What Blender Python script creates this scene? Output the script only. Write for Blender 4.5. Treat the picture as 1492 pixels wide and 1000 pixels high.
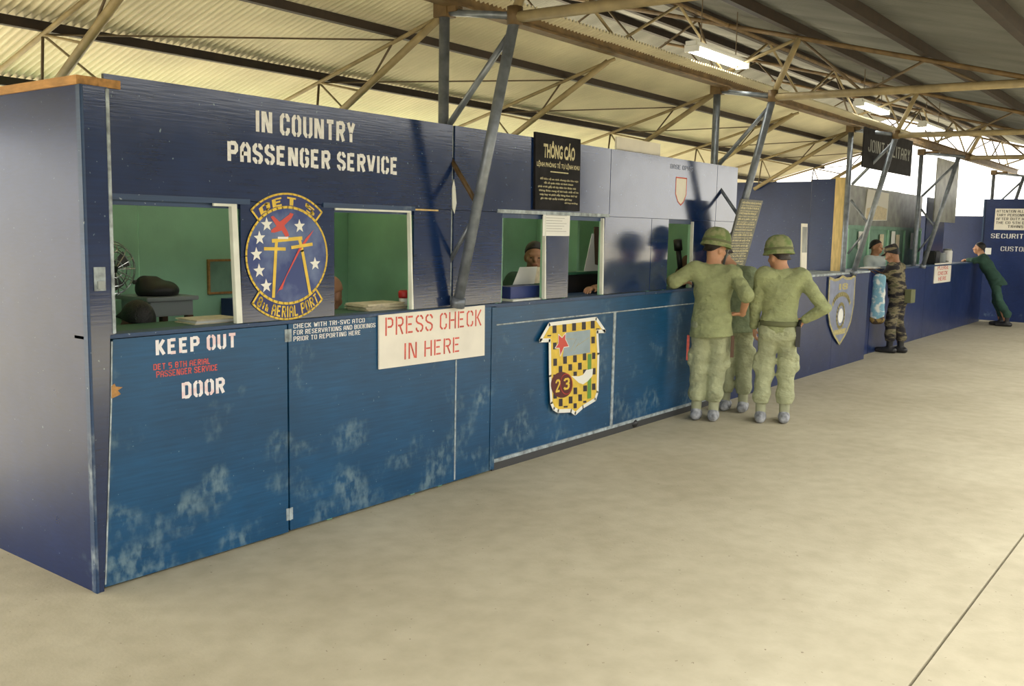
import bpy, bmesh, math, random
import numpy as np
from mathutils import Vector, Matrix
random.seed(7)
for o in list(bpy.data.objects): bpy.data.objects.remove(o, do_unlink=True)
scene = bpy.context.scene
COL = scene.collection

# ---------------------------------------------------------------- camera
FPX, YAW, PITCH, ROLL = 1383.4, 0.652, -0.120, 0.020
CAM = Vector((-2.273, -4.225, 1.770))
def _basis():
    cy, sy, cp, sp = math.cos(YAW), math.sin(YAW), math.cos(PITCH), math.sin(PITCH)
    f = Vector((cy*cp, sy*cp, sp)); r = Vector((sy, -cy, 0)); u = r.cross(f)
    c, s = math.cos(ROLL), math.sin(ROLL)
    return f, r*c+u*s, u*c-r*s
CF, CR, CU = _basis()
cd = bpy.data.cameras.new('camera'); cam = bpy.data.objects.new('camera', cd); COL.objects.link(cam)
cd.sensor_width = 36.0; cd.lens = 36.0*FPX/1492.0; cd.clip_start = 0.05; cd.clip_end = 500
m = Matrix((( CR.x, CU.x, -CF.x, CAM.x), (CR.y, CU.y, -CF.y, CAM.y), (CR.z, CU.z, -CF.z, CAM.z), (0, 0, 0, 1)))
cam.matrix_world = m
scene.camera = cam
def W(u, v, ax, val):
    """photo pixel -> point where its sight line meets the plane axis=val"""
    d = CF*FPX + CR*(u-746) + CU*(500-v)
    t = (val-CAM[ax])/d[ax]
    return CAM + d*t

# ---------------------------------------------------------------- light
w = bpy.data.worlds.new('world'); scene.world = w; w.use_nodes = True
bg = w.node_tree.nodes['Background']
bg.inputs['Color'].default_value = (1.0, 0.97, 0.90, 1); bg.inputs['Strength'].default_value = 2.3
sd = bpy.data.lights.new('hazy_sun', 'SUN'); sd.energy = 6.0; sd.angle = math.radians(18); sd.color = (1, .95, .84)
so = bpy.data.objects.new('hazy_sun', sd); COL.objects.link(so)
so.rotation_euler = Vector((0.10, -0.50, -0.86)).to_track_quat('-Z', 'Y').to_euler()
vs = scene.view_settings
vs.view_transform = 'Standard'; vs.look = 'None'; vs.gamma = 1.0; vs.use_curve_mapping = False
vs.exposure = 0.62

# ---------------------------------------------------------------- materials
M = {}
def mat(name, col, rough=.6, *, bdist=.01, metal=0., spec=.5, noise=0., nscale=8., bump=0., bscale=40., stretch=(1, 1, 1), col2=None, thr=None, emit=0.):
    mt = bpy.data.materials.new(name); mt.use_nodes = True
    nt = mt.node_tree; b = nt.nodes['Principled BSDF']
    c = (*col, 1)
    b.inputs['Base Color'].default_value = c
    b.inputs['Roughness'].default_value = rough; b.inputs['Metallic'].default_value = metal
    b.inputs['Specular IOR Level'].default_value = spec
    if emit:
        b.inputs['Emission Color'].default_value = c; b.inputs['Emission Strength'].default_value = emit
    def pos():
        g = nt.nodes.new('ShaderNodeNewGeometry'); mp = nt.nodes.new('ShaderNodeMapping')
        mp.inputs['Scale'].default_value = stretch
        nt.links.new(g.outputs['Position'], mp.inputs['Vector']); return mp.outputs[0]
    if noise:
        n = nt.nodes.new('ShaderNodeTexNoise'); n.inputs['Scale'].default_value = nscale; n.inputs['Detail'].default_value = 6
        nt.links.new(pos(), n.inputs['Vector'])
        r = nt.nodes.new('ShaderNodeValToRGB')
        lo, hi = thr if thr else (.3, .7)
        r.color_ramp.elements[0].position = lo; r.color_ramp.elements[1].position = hi
        if col2 is None:
            r.color_ramp.elements[0].color = (*[x*(1-noise) for x in col], 1); r.color_ramp.elements[1].color = (*[min(1, x*(1+noise)) for x in col], 1)
        else:
            r.color_ramp.elements[0].color = c; r.color_ramp.elements[1].color = (*col2, 1)
        nt.links.new(n.outputs['Fac'], r.inputs['Fac']); nt.links.new(r.outputs[0], b.inputs['Base Color'])
    if bump:
        n2 = nt.nodes.new('ShaderNodeTexNoise'); n2.inputs['Scale'].default_value = bscale; n2.inputs['Detail'].default_value = 4
        nt.links.new(pos(), n2.inputs['Vector'])
        bp = nt.nodes.new('ShaderNodeBump'); bp.inputs['Strength'].default_value = bump; bp.inputs['Distance'].default_value = bdist
        nt.links.new(n2.outputs['Fac'], bp.inputs['Height']); nt.links.new(bp.outputs[0], b.inputs['Normal'])
    M[name] = mt
    return mt

def paint(name, col, rough, scuff=(.20, .30, .34), amount=.60, zfade=1.15, grain=.35, spec=.5):
    """glossy blue house paint over plywood, with grain relief, worn scuffs (more of them low down) and chips"""
    mt = bpy.data.materials.new(name); mt.use_nodes = True; nt = mt.node_tree; N = nt.nodes.new; L = nt.links.new
    b = nt.nodes['Principled BSDF']; b.inputs['Specular IOR Level'].default_value = spec
    g = N('ShaderNodeNewGeometry')
    def noise(scale, detail, st, off=0):
        mp = N('ShaderNodeMapping'); mp.inputs['Scale'].default_value = st; mp.inputs['Location'].default_value = (off, off, off)
        L(g.outputs['Position'], mp.inputs['Vector']); n = N('ShaderNodeTexNoise'); n.inputs['Scale'].default_value = scale; n.inputs['Detail'].default_value = detail
        L(mp.outputs[0], n.inputs['Vector']); return n.outputs['Fac']
    def ramp(f, a, bb, ca=(0, 0, 0), cb=(1, 1, 1)):
        r = N('ShaderNodeValToRGB'); r.color_ramp.elements[0].position = a; r.color_ramp.elements[1].position = bb
        r.color_ramp.elements[0].color = (*ca, 1); r.color_ramp.elements[1].color = (*cb, 1); L(f, r.inputs['Fac']); return r.outputs[0]
    base = ramp(noise(2.2, 5, (1, 1, 1)), .3, .75, tuple(x*.8 for x in col), tuple(x*1.2 for x in col))
    grain_f = noise(14, 5, (.35, 1, 6), 3)
    mix1 = N('ShaderNodeMixRGB'); mix1.blend_type = 'MULTIPLY'; mix1.inputs['Fac'].default_value = grain
    L(base, mix1.inputs[1]); L(ramp(grain_f, .3, .7, (.55, .55, .55), (1.3, 1.3, 1.3)), mix1.inputs[2])
    # scuffs
    sx = N('ShaderNodeSeparateXYZ'); L(g.outputs['Position'], sx.inputs[0])
    mr = N('ShaderNodeMapRange'); mr.inputs['From Min'].default_value = 0; mr.inputs['From Max'].default_value = zfade
    mr.inputs['To Min'].default_value = .14; mr.inputs['To Max'].default_value = 0; L(sx.outputs['Z'], mr.inputs['Value'])
    a1 = N('ShaderNodeMath'); a1.operation = 'ADD'; L(noise(3.3, 9, (1, 1, 1.2), 11), a1.inputs[0]); L(mr.outputs[0], a1.inputs[1])
    mm = N('ShaderNodeMath'); mm.operation = 'MULTIPLY'; L(ramp(a1.outputs[0], amount, amount+.14), mm.inputs[0]); L(ramp(noise(26, 6, (1, 1, .6), 5), .42, .66), mm.inputs[1])
    ch = ramp(noise(45, 2, (1, 1, 1), 21), .735, .75)
    mx = N('ShaderNodeMath'); mx.operation = 'MAXIMUM'; L(mm.outputs[0], mx.inputs[0]); L(ch, mx.inputs[1])
    sc = N('ShaderNodeMath'); sc.operation = 'MULTIPLY'; sc.inputs[1].default_value = .6; L(mx.outputs[0], sc.inputs[0])
    mix2 = N('ShaderNodeMixRGB'); L(sc.outputs[0], mix2.inputs['Fac']); L(mix1.outputs[0], mix2.inputs[1]); mix2.inputs[2].default_value = (*scuff, 1)
    L(mix2.outputs[0], b.inputs['Base Color'])
    rr = N('ShaderNodeMapRange'); rr.inputs['To Min'].default_value = rough; rr.inputs['To Max'].default_value = rough+.12
    L(noise(5, 4, (1, 1, 1), 8), rr.inputs['Value']); L(rr.outputs[0], b.inputs['Roughness'])
    bp = N('ShaderNodeBump'); bp.inputs['Strength'].default_value = .05; bp.inputs['Distance'].default_value = .004
    L(grain_f, bp.inputs['Height']); L(bp.outputs[0], b.inputs['Normal'])
    M[name] = mt
paint('blue_upper', (.006, .022, .085), .07, amount=.80, spec=1.0)
paint('blue_lower', (.006, .068, .165), .30, amount=.605, spec=.5)
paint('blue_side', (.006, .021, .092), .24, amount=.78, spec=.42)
paint('blue_edge', (.022, .055, .130), .4, amount=.62, scuff=(.4, .47, .5))
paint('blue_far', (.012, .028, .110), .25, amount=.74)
mat('worn_edge', (.33, .38, .40), .6, noise=.5, nscale=20)
mat('white_paint', (.78, .77, .70), .55, noise=.12, nscale=14)
mat('white_frame', (.72, .74, .66), .5, noise=.1)
mat('letter_white', (.80, .80, .78), .6, noise=.10, nscale=40)
mat('letter_white_red', (.80, .62, .64), .6, noise=1, nscale=16, col2=(.82, .80, .82), thr=(.42, .52))
mat('letter_red', (.62, .10, .07), .6, noise=.25, nscale=25)
mat('letter_red_dark', (.55, .06, .05), .6)
mat('letter_cream', (.62, .56, .33), .7, noise=.2, nscale=60)
mat('letter_black', (.02, .02, .02), .6)
mat('sign_white', (.80, .76, .66), .6, noise=.06, nscale=5)
mat('paper', (.80, .80, .76), .8)
mat('paper_cream', (.68, .60, .42), .8, noise=.15, nscale=30)
mat('emblem_yellow', (.75, .52, .06), .5, noise=.1, nscale=20)
mat('emblem_blue', (.030, .055, .20), .3, noise=.6, nscale=5, col2=(.16, .22, .38), thr=(.45, .7))
mat('emblem_navy', (.012, .022, .13), .4)
mat('emblem_red', (.60, .07, .05), .5)
mat('emblem_black', (.025, .018, .03), .5)
mat('emblem_brown', (.10, .012, .012), .5)
mat('emblem_green', (.13, .30, .05), .5)
mat('emblem_sky', (.30, .38, .42), .5, noise=.1)
mat('emblem_white', (.82, .82, .76), .5)
mat('shield_grey', (.17, .20, .30), .35, noise=.2)
mat('shield_gold', (.42, .36, .14), .5, noise=.3, nscale=30)
mat('green_wall', (.34, .64, .43), .55, noise=.12, nscale=3, bump=.1)
mat('green_dark', (.03, .12, .07), .5)
mat('green_pale', (.20, .36, .26), .5, noise=.2, nscale=6)
mat('wood', (.42, .22, .07), .7, noise=.35, nscale=6, stretch=(6, 1, 6), bump=.2)
mat('wood_pale', (.62, .46, .20), .7, noise=.2, nscale=6, stretch=(6, 6, 1))
mat('board_black', (.016, .015, .017), .75, spec=.2, noise=.4, nscale=9)
mat('board_grey', (.17, .17, .15), .6, noise=.3, nscale=9)
mat('plywood_grey', (.24, .25, .22), .45, noise=.35, nscale=5)
mat('plywood_dark', (.055, .055, .05), .7, noise=.3, nscale=2)
mat('steel_blue', (.20, .225, .26), .35, metal=.4, noise=.3, nscale=14)
mat('rust_paint', (.13, .080, .030), .6, noise=.4, nscale=10, bump=.2)
mat('cream_tube', (.30, .235, .12), .55, noise=.25, nscale=9)
mat('purlin_dark', (.022, .012, .006), .65, noise=.4, nscale=12)
mat('rod', (.12, .085, .045), .6)
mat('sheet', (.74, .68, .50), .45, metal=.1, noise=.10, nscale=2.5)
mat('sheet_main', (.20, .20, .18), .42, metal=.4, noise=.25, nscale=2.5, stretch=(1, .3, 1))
mat('concrete_base', (.16, .14, .10), .9)
mat('ground', (.55, .50, .38), .95, noise=.15, nscale=.6)
mat('lamp_metal', (.6, .6, .55), .4)
mat('lamp_tube', (1, .98, .88), .4, emit=9.)
mat('black', (.012, .012, .013), .45)
mat('dark_grey', (.05, .052, .055), .5)
mat('grey_metal', (.30, .33, .33), .4, metal=.3)
mat('chrome', (.55, .57, .58), .25, metal=.9)
mat('brown', (.10, .05, .025), .6)
mat('cardboard', (.42, .30, .15), .8)
mat('blue_box', (.018, .035, .16), .5)
mat('red', (.55, .03, .03), .45)
mat('skin', (.52, .27, .15), .55, noise=.08, nscale=20)
mat('skin_tan', (.33, .165, .085), .55, noise=.08, nscale=20)
mat('skin_dark', (.10, .045, .03), .55)
mat('hair', (.008, .007, .007), .5, bump=.5, bscale=160)
mat('hair_brown', (.022, .014, .010), .5, bump=.5, bscale=160)
mat('eye', (.01, .008, .006), .2)
mat('lips', (.28, .09, .06), .5)
mat('fatigue', (.31, .34, .165), .9, noise=.16, nscale=7, bump=.8, bscale=16, bdist=.035, stretch=(1, 1, 1.5))
mat('fatigue_trouser', (.38, .40, .24), .9, noise=.22, nscale=6, bump=.8, bscale=14, bdist=.04, stretch=(1, 1, 1.4))
mat('fatigue_dull', (.24, .29, .17), .9, noise=.16, nscale=7, bump=.8, bscale=16, bdist=.035, stretch=(1, 1, 1.5))
mat('clerk_green', (.045, .095, .060), .9, noise=.15, nscale=9)
mat('flight_green', (.028, .075, .052), .9, noise=.2, nscale=8, bump=.4, bscale=22)
mat('dark_cloth', (.012, .014, .03), .9)
mat('shirt_white', (.42, .47, .45), .9, noise=.1)
mat('webbing', (.14, .15, .07), .85)
mat('helmet_cover', (.16, .22, .075), .9, noise=1, nscale=16, col2=(.30, .31, .15), thr=(.42, .58), bump=.4, bscale=30)
mat('boot_canvas', (.36, .37, .24), .85, noise=.2)
mat('boot_leather', (.30, .31, .33), .55, noise=.6, nscale=18)
mat('boot_black', (.02, .02, .022), .4)
mat('bag_blue', (.20, .42, .55), .6, noise=1, nscale=11, col2=(.75, .78, .74), thr=(.50, .60))
mat('bag_dark', (.05, .03, .015), .5, noise=1, nscale=12, col2=(.30, .20, .05), thr=(.5, .6))
# tiger stripe cloth
def tiger():
    mt = bpy.data.materials.new('tiger'); mt.use_nodes = True; nt = mt.node_tree; N = nt.nodes.new; L = nt.links.new
    g = N('ShaderNodeNewGeometry'); mp = N('ShaderNodeMapping'); mp.inputs['Scale'].default_value = (5, 5, 17)
    n = N('ShaderNodeTexNoise'); n.inputs['Scale'].default_value = 1.0; n.inputs['Detail'].default_value = 3
    r = N('ShaderNodeValToRGB'); r.color_ramp.interpolation = 'CONSTANT'
    e = r.color_ramp.elements; e[0].position = 0; e[0].color = (.018, .016, .020, 1); e[1].position = .46; e[1].color = (.065, .055, .040, 1)
    x = e.new(.52); x.color = (.20, .17, .10, 1); x = e.new(.62); x.color = (.10, .10, .05, 1)
    L(g.outputs['Position'], mp.inputs[0]); L(mp.outputs[0], n.inputs['Vector']); L(n.outputs['Fac'], r.inputs['Fac'])
    b = nt.nodes['Principled BSDF']; b.inputs['Roughness'].default_value = .9; L(r.outputs[0], b.inputs['Base Color']); M['tiger'] = mt
tiger()
# concrete: cream, dusty, with small pits and mottling
def concrete():
    mt = bpy.data.materials.new('concrete'); mt.use_nodes = True; nt = mt.node_tree; N = nt.nodes.new; L = nt.links.new
    g = N('ShaderNodeNewGeometry')
    def nz(s, d): 
        n = N('ShaderNodeTexNoise'); n.inputs['Scale'].default_value = s; n.inputs['Detail'].default_value = d; L(g.outputs['Position'], n.inputs['Vector']); return n.outputs['Fac']
    def rp(f, a, b_, ca, cb):
        r = N('ShaderNodeValToRGB'); r.color_ramp.elements[0].position = a; r.color_ramp.elements[1].position = b_
        r.color_ramp.elements[0].color = (*ca, 1); r.color_ramp.elements[1].color = (*cb, 1); L(f, r.inputs['Fac']); return r.outputs[0]
    a = rp(nz(.9, 8), .3, .72, (.43, .385, .27), (.52, .475, .345))
    mx = N('ShaderNodeMixRGB'); mx.blend_type = 'MULTIPLY'; mx.inputs['Fac'].default_value = .35; L(a, mx.inputs[1]); L(rp(nz(7, 8), .3, .65, (.7, .68, .62), (1.1, 1.1, 1.1)), mx.inputs[2])
    m2 = N('ShaderNodeMixRGB'); L(rp(nz(38, 2), .725, .745, (0, 0, 0), (.7, .7, .7)), m2.inputs['Fac']); L(mx.outputs[0], m2.inputs[1]); m2.inputs[2].default_value = (.16, .12, .08, 1)
    b = nt.nodes['Principled BSDF']; L(m2.outputs[0], b.inputs['Base Color']); b.inputs['Roughness'].default_value = .75; b.inputs['Specular IOR Level'].default_value = .3
    bp = N('ShaderNodeBump'); bp.inputs['Strength'].default_value = .15; bp.inputs['Distance'].default_value = .01; L(nz(60, 4), bp.inputs['Height']); L(bp.outputs[0], b.inputs['Normal'])
    M['concrete'] = mt
concrete()

# ---------------------------------------------------------------- mesh helpers
def link(name, me, parent=None):
    o = bpy.data.objects.new(name, me); COL.objects.link(o)
    if parent is not None: o.parent = parent
    return o
def thing(name, label, cat, loc=(0, 0, 0), rotz=0, group=None):
    o = bpy.data.objects.new(name, None); COL.objects.link(o); o.location = loc; o.rotation_euler = (0, 0, rotz)
    o.empty_display_size = .05; o['label'] = label; o['category'] = cat
    if group: o['group'] = group
    return o
def tag(o, label, cat, group=None):
    o['label'] = label; o['category'] = cat
    if group: o['group'] = group
    return o
def struct(name, label=None, cat=None):
    o = bpy.data.objects.new(name, None); COL.objects.link(o); o.empty_display_size = .05; o['kind'] = 'structure'
    if label: o['label'] = label
    if cat: o['category'] = cat
    return o
def mesh(name, verts, faces, mt, parent=None, smooth=False):
    me = bpy.data.meshes.new(name); me.from_pydata([tuple(v) for v in verts], [], [tuple(f) for f in faces]); me.update()
    me.materials.append(M[mt] if isinstance(mt, str) else mt)
    if smooth: me.polygons.foreach_set('use_smooth', [True]*len(me.polygons))
    o = link(name, me, parent)
    return o
BOXF = [(0, 3, 2, 1), (4, 5, 6, 7), (0, 1, 5, 4), (1, 2, 6, 5), (2, 3, 7, 6), (3, 0, 4, 7)]
def boxv(x0, x1, y0, y1, z0, z1): return [(x0, y0, z0), (x1, y0, z0), (x1, y1, z0), (x0, y1, z0), (x0, y0, z1), (x1, y0, z1), (x1, y1, z1), (x0, y1, z1)]
def box(name, x0, x1, y0, y1, z0, z1, mt, parent=None, bev=.0):
    o = mesh(name, boxv(x0, x1, y0, y1, z0, z1), BOXF, mt, None)
    if bev:
        bm = bmesh.new(); bm.from_mesh(o.data); bmesh.ops.bevel(bm, geom=bm.edges[:], offset=bev, segments=2, affect='EDGES'); bm.to_mesh(o.data); bm.free()
    if parent is not None: o.parent = parent
    return o
class MB:
    def __init__(s): s.v = []; s.f = []
    def add(s, v, f):
        n = len(s.v); s.v += [tuple(x) for x in v]; s.f += [tuple(i+n for i in q) for q in f]; return s
    def box(s, *a): return s.add(boxv(*a), BOXF)
    def tube(s, a, b, r, n=8, r2=None):
        a = Vector(a); b = Vector(b); d = (b-a).normalized(); u = d.orthogonal().normalized(); w_ = d.cross(u); r2 = r if r2 is None else r2
        v = []
        for p, rr in ((a, r), (b, r2)):
            for i in range(n):
                t = 2*math.pi*i/n; v.append(p+(u*math.cos(t)+w_*math.sin(t))*rr)
        f = [(i, (i+1) % n, n+(i+1) % n, n+i) for i in range(n)] + [tuple(range(n-1, -1, -1)), tuple(range(n, 2*n))]
        return s.add(v, f)
    def path(s, pts, r, n=6):
        for a, b in zip(pts, pts[1:]): s.tube(a, b, r, n)
        return s
    def lathe(s, prof, c=(0, 0, 0), n=24, sx=1, sy=1):
        v = []; k = len(prof)
        for i in range(n):
            t = 2*math.pi*i/n
            for r, z in prof: v.append((c[0]+r*math.cos(t)*sx, c[1]+r*math.sin(t)*sy, c[2]+z))
        f = [(i*k+j, ((i+1) % n)*k+j, ((i+1) % n)*k+j+1, i*k+j+1) for i in range(n) for j in range(k-1)]
        return s.add(v, f)
    def build(s, name, mt, parent=None, smooth=False): return mesh(name, s.v, s.f, mt, parent, smooth)
def tube(name, a, b, r, mt, parent=None, n=10):
    o = MB().tube(a, b, r, n).build(name, mt, parent, True)
    return o
def prism(name, pts, y0, y1, mt, parent=None, mapf=None):
    """outline pts in (x, z), extruded from y0 (front) to y1 (back)"""
    n = len(pts); v = [(x, y0, z) for x, z in pts]+[(x, y1, z) for x, z in pts]
    if mapf: v = [mapf(*q) for q in v]
    f = [tuple(range(n)), tuple(range(2*n-1, n-1, -1))]+[(i, n+i, n+(i+1) % n, (i+1) % n) for i in range(n)]
    return mesh(name, v, f, mt, parent)

# ---------------------------------------------------------------- stencil lettering
G = {}
def _g(ch, w_, s): G[ch] = (w_, [[tuple(float(t) for t in q.split(',')) for q in st.split()] for st in s.split(';')])
_g('A', 3, '0,-.5 0,4.6 .9,6 1.2,6;1.8,6 2.1,6 3,4.6 3,-.5;0,2.6 3,2.6'); _g('B', 3, '0,-.5 0,6.5;.6,6 2.3,6 3,5.2 3,3.9 2.4,3.1 .6,3.1;2.4,3.1 3,2.3 3,.8 2.3,0 .6,0')
_g('C', 3, '1.25,6 .7,6 0,5.2 0,.8 .7,0 1.25,0;1.75,6 2.4,6 3,5.2 3,4.1;1.75,0 2.4,0 3,.8 3,1.9'); _g('D', 3, '0,-.5 0,6.5;.7,6 2.2,6 3,5.1 3,.9 2.2,0 .7,0')
_g('E', 3, '0,-.5 0,6.5;.65,6 3,6;.65,3.1 2.5,3.1;.65,0 3,0'); _g('F', 3, '0,-.5 0,6.5;.65,6 3,6;.65,3.1 2.5,3.1')
_g('G', 3, '1.25,6 .7,6 0,5.2 0,.8 .7,0 1.25,0;1.75,6 2.4,6 3,5.2 3,4.3;1.75,0 2.4,0 3,.8 3,2.8 1.8,2.8'); _g('H', 3, '0,-.5 0,6.5;3,-.5 3,6.5;.5,3.1 2.5,3.1')
_g('I', 0.2, '.1,-.5 .1,6.5'); _g('J', 2.6, '2.6,6.5 2.6,.9 2,0 1.5,0;1.1,0 .6,0 0,.9 0,2'); _g('K', 3, '0,-.5 0,6.5;.7,2.8 1,3.3 2.9,6.4;1.1,3.1 3,-.4')
_g('L', 2.6, '0,-.5 0,6.5;.65,0 2.8,0'); _g('M', 4, '0,-.5 0,6.5;4,-.5 4,6.5;.5,6.2 2,2.5 3.5,6.2'); _g('N', 3.2, '0,-.5 0,6.5;3.2,-.5 3.2,6.5;.55,6.3 2.65,-.3')
_g('O', 3, '1.2,6 .7,6 0,5.2 0,.8 .7,0 1.2,0;1.8,6 2.3,6 3,5.2 3,.8 2.3,0 1.8,0'); _g('P', 3, '0,-.5 0,6.5;.65,6 2.3,6 3,5.2 3,3.6 2.3,2.8 .65,2.8')
_g('Q', 3, '1.2,6 .7,6 0,5.2 0,.8 .7,0 1.2,0;1.8,6 2.3,6 3,5.2 3,.8 2.3,0 1.8,0;2,1.2 3.2,-.6'); _g('R', 3, '0,-.5 0,6.5;.65,6 2.3,6 3,5.2 3,3.8 2.3,3 .65,3;1.6,2.9 3,-.5')
_g('S', 3, '1.75,6 2.4,6 3,5.2 3,4.6;1.25,6 .7,6 0,5.2 0,4 .7,3.3 2.3,2.7 3,2 3,.8 2.4,0 1.75,0;1.25,0 .7,0 0,.8 0,1.5'); _g('T', 3, '1.5,-.5 1.5,5.2;-.2,6 3.2,6')
_g('U', 3, '0,6.5 0,.8 .7,0 1.2,0;1.8,0 2.3,0 3,.8 3,6.5'); _g('V', 3.2, '-.1,6.5 1.3,0;1.9,0 3.3,6.5'); _g('W', 4.4, '0,6.5 .9,-.3;1.3,0 2.2,5;2.3,5 3.2,0;3.5,-.3 4.4,6.5')
_g('X', 3, '0,6.5 3,-.5;3,6.5 0,-.5'); _g('Y', 3, '0,6.5 1.4,3;1.6,3 3,6.5;1.5,-.5 1.5,2.6'); _g('Z', 3, '0,6 3,6 0,0 3,0')
_g('-', 2, '0,3 2,3'); _g('.', .2, '.1,-.4 .1,.5'); _g('1', .6, '.6,-.5 .6,6.5'); _g('2', 3, '0,4.6 0,5.2 .7,6 2.3,6 3,5.2 3,4 0,0 3.3,0'); _g('3', 3, '0,5 .7,6 2.3,6 3,5.2 3,3.9 2.2,3.1 1.1,3.1;2.2,3.1 3,2.3 3,.8 2.3,0 .7,0 0,1')
_g('5', 3, '3.2,6 0,6 0,3.4 2.3,3.4 3,2.7 3,.8 2.3,0 0,0'); _g('8', 3, '.8,3.1 0,3.9 0,5.2 .7,6 2.3,6 3,5.2 3,3.9 2.2,3.1 .8,3.1 0,2.3 0,.8 .7,0 2.3,0 3,.8 3,2.3 2.2,3.1')
for c_, s_ in (('t', '.8,0 .8,4.5;0,3 1.7,3'), ('h', '0,0 0,4.5;0,2.4 1.6,2.4 1.6,0')): _g(c_, 1.7, s_)
def letters2d(txt, thick=1.05, gap=.85):
    """list of quads in glyph units, plus total width"""
    x = thick/2; quads = []
    for ch in txt:
        if ch == ' ': x += 2.6; continue
        w_, strokes = G[ch]
        for st in strokes:
            for k, (a, b) in enumerate(zip(st, st[1:])):
                ax, ay = a; bx, by = b; L = math.hypot(bx-ax, by-ay); dx, dy = (bx-ax)/L, (by-ay)/L
                e0 = 0 if k == 0 else thick*.22; e1 = 0 if k == len(st)-2 else thick*.22
                ax -= dx*e0; ay -= dy*e0; bx += dx*e1; by += dy*e1
                nx, ny = -dy*thick/2, dx*thick/2
                quads.append([(x+ax-nx, ay-ny), (x+bx-nx, by-ny), (x+bx+nx, by+ny), (x+ax+nx, ay+ny)])
        x += w_+thick+gap
    return quads, x-gap-thick/2
def lettering(txt, x0, x1, z0, z1, y, mt, parent, thick=1.05, mapf=None, name='lettering', gap=.85, jitter=0.):
    """painted on a face that looks towards -y; text fills x0..x1, z0..z1"""
    q, tw = letters2d(txt, thick, gap); mb = MB()
    for k, quad in enumerate(q):
        v = []
        for a, b in quad:
            px = x0+(x1-x0)*a/tw; pz = z0+(z1-z0)*(b+.5)/7
            v.append(mapf(px, pz) if mapf else (px, y-.0003*(k % 3), pz))
        mb.add(v, [(0, 1, 2, 3)])
    return mb.build(name, mt, parent)
def font_text(txt, x0, x1, z0, z1, y, mt, parent, mapf=None, name='lettering', bold=.03):
    cu = bpy.data.curves.new('t', 'FONT'); cu.body = txt; cu.size = 1; cu.offset = bold; cu.resolution_u = 2
    t = bpy.data.objects.new('t', cu); COL.objects.link(t)
    dg = bpy.context.evaluated_depsgraph_get(); dg.update()
    me = bpy.data.meshes.new_from_object(t.evaluated_get(dg)); bpy.data.objects.remove(t); bpy.data.curves.remove(cu)
    co = np.array([v.co[:] for v in me.vertices]); mn, mx = co.min(0), co.max(0)
    for v in me.vertices:
        px = x0+(x1-x0)*(v.co.x-mn[0])/(mx[0]-mn[0]); pz = z0+(z1-z0)*(v.co.y-mn[1])/(mx[1]-mn[1])
        v.co = mapf(px, pz) if mapf else (px, y, pz)
    me.materials.clear(); me.materials.append(M[mt])
    return link(name, me, parent)
def flat(name, pts, y, mt, parent, mapf=None):
    v = [mapf(x, z) if mapf else (x, y, z) for x, z in pts]
    return mesh(name, v, [tuple(range(len(pts)))], mt, parent)
def strip(name, pts, wd, y, mt, parent, closed=False, mapf=None):
    """a painted band of width wd along a polyline (x, z)"""
    mb = MB(); P = list(pts)+([pts[0]] if closed else [])
    for a, b in zip(P, P[1:]):
        L = math.hypot(b[0]-a[0], b[1]-a[1]); dx, dz = (b[0]-a[0])/L*wd/2, (b[1]-a[1])/L*wd/2
        q = [(a[0]-dx*.5+dz, a[1]-dz*.5-dx), (b[0]+dx*.5+dz, b[1]+dz*.5-dx), (b[0]+dx*.5-dz, b[1]+dz*.5+dx), (a[0]-dx*.5-dz, a[1]-dz*.5+dx)]
        mb.add([mapf(x, z) if mapf else (x, y, z) for x, z in q], [(0, 1, 2, 3)])
    return mb.build(name, mt, parent)
def star(cx, cz, r, rot=0, rx=1.0): return [(cx+(r if k % 2 == 0 else r*.42)*math.cos(math.pi/2+rot+k*math.pi/5)*rx, cz+(r if k % 2 == 0 else r*.42)*math.sin(math.pi/2+rot+k*math.pi/5)) for k in range(10)]

# ================================================================ SETTING
# ---------------------------------------------------------------- floor, ground
floor = mesh('floor', boxv(-9, 24, -9.5, 2.6, -.16, -.05), BOXF, 'concrete_base'); floor['kind'] = 'structure'
box('slab', -9, 24, -3.322, 2.6, -.05, 0, 'concrete', floor)
box('slab', -9, 24, -9.5, -3.334, -.05, 0, 'concrete', floor)
gr = mesh('ground', [(-120, -150, -.165), (200, -150, -.165), (200, 160, -.165), (-120, 160, -.165)], [(0, 1, 2, 3)], 'ground'); gr['kind'] = 'structure'
# the building across the way (out of frame; it shows as the dark reflection in the glossy header)
wo = struct('wall_opposite')
for k in range(12): box('panel', -20+3.9*k, -20+3.9*k+3.88, -14.6, -14.5, -.16, 4.6, 'plywood_dark', wo)

# ---------------------------------------------------------------- roofs
PITCHW = .047
def corrugated(length, waves, seg=8, amp=.0125):
    """sheet mesh: runs in local x by waves, local y along the slope"""
    n = waves*seg; v = []; f = []
    for i in range(n+1):
        x = i*PITCHW/seg; z = amp*math.sin(2*math.pi*i/seg)
        v += [(x, 0, z), (x, length, z)]
    for i in range(n): f.append((2*i, 2*i+2, 2*i+3, 2*i+1))
    return v, f
ceiling = struct('ceiling')
def slope(y0, z0, y1, z1, xa, xb, mt, waves=17):
    L = math.hypot(y1-y0, z1-z0); ang = math.atan2(z1-z0, y1-y0)
    v, f = corrugated(L, waves+1)
    me = bpy.data.meshes.new('roof_sheet'); me.from_pydata(v, [], f); me.update(); me.materials.append(M[mt]); me.polygons.foreach_set('use_smooth', [True]*len(me.polygons))
    k = 0; x = xa
    while x < xb-.2:
        o = link('roof_sheet', me, ceiling); o.location = (x, y0, z0+(.004 if k % 2 else 0)); o.rotation_euler = (ang, 0, 0)
        x += waves*PITCHW; k += 1
def zl(y): return 3.27-.28*y          # lower roof underside
def zm(y): return 3.93+.265*y         # main roof underside
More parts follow.
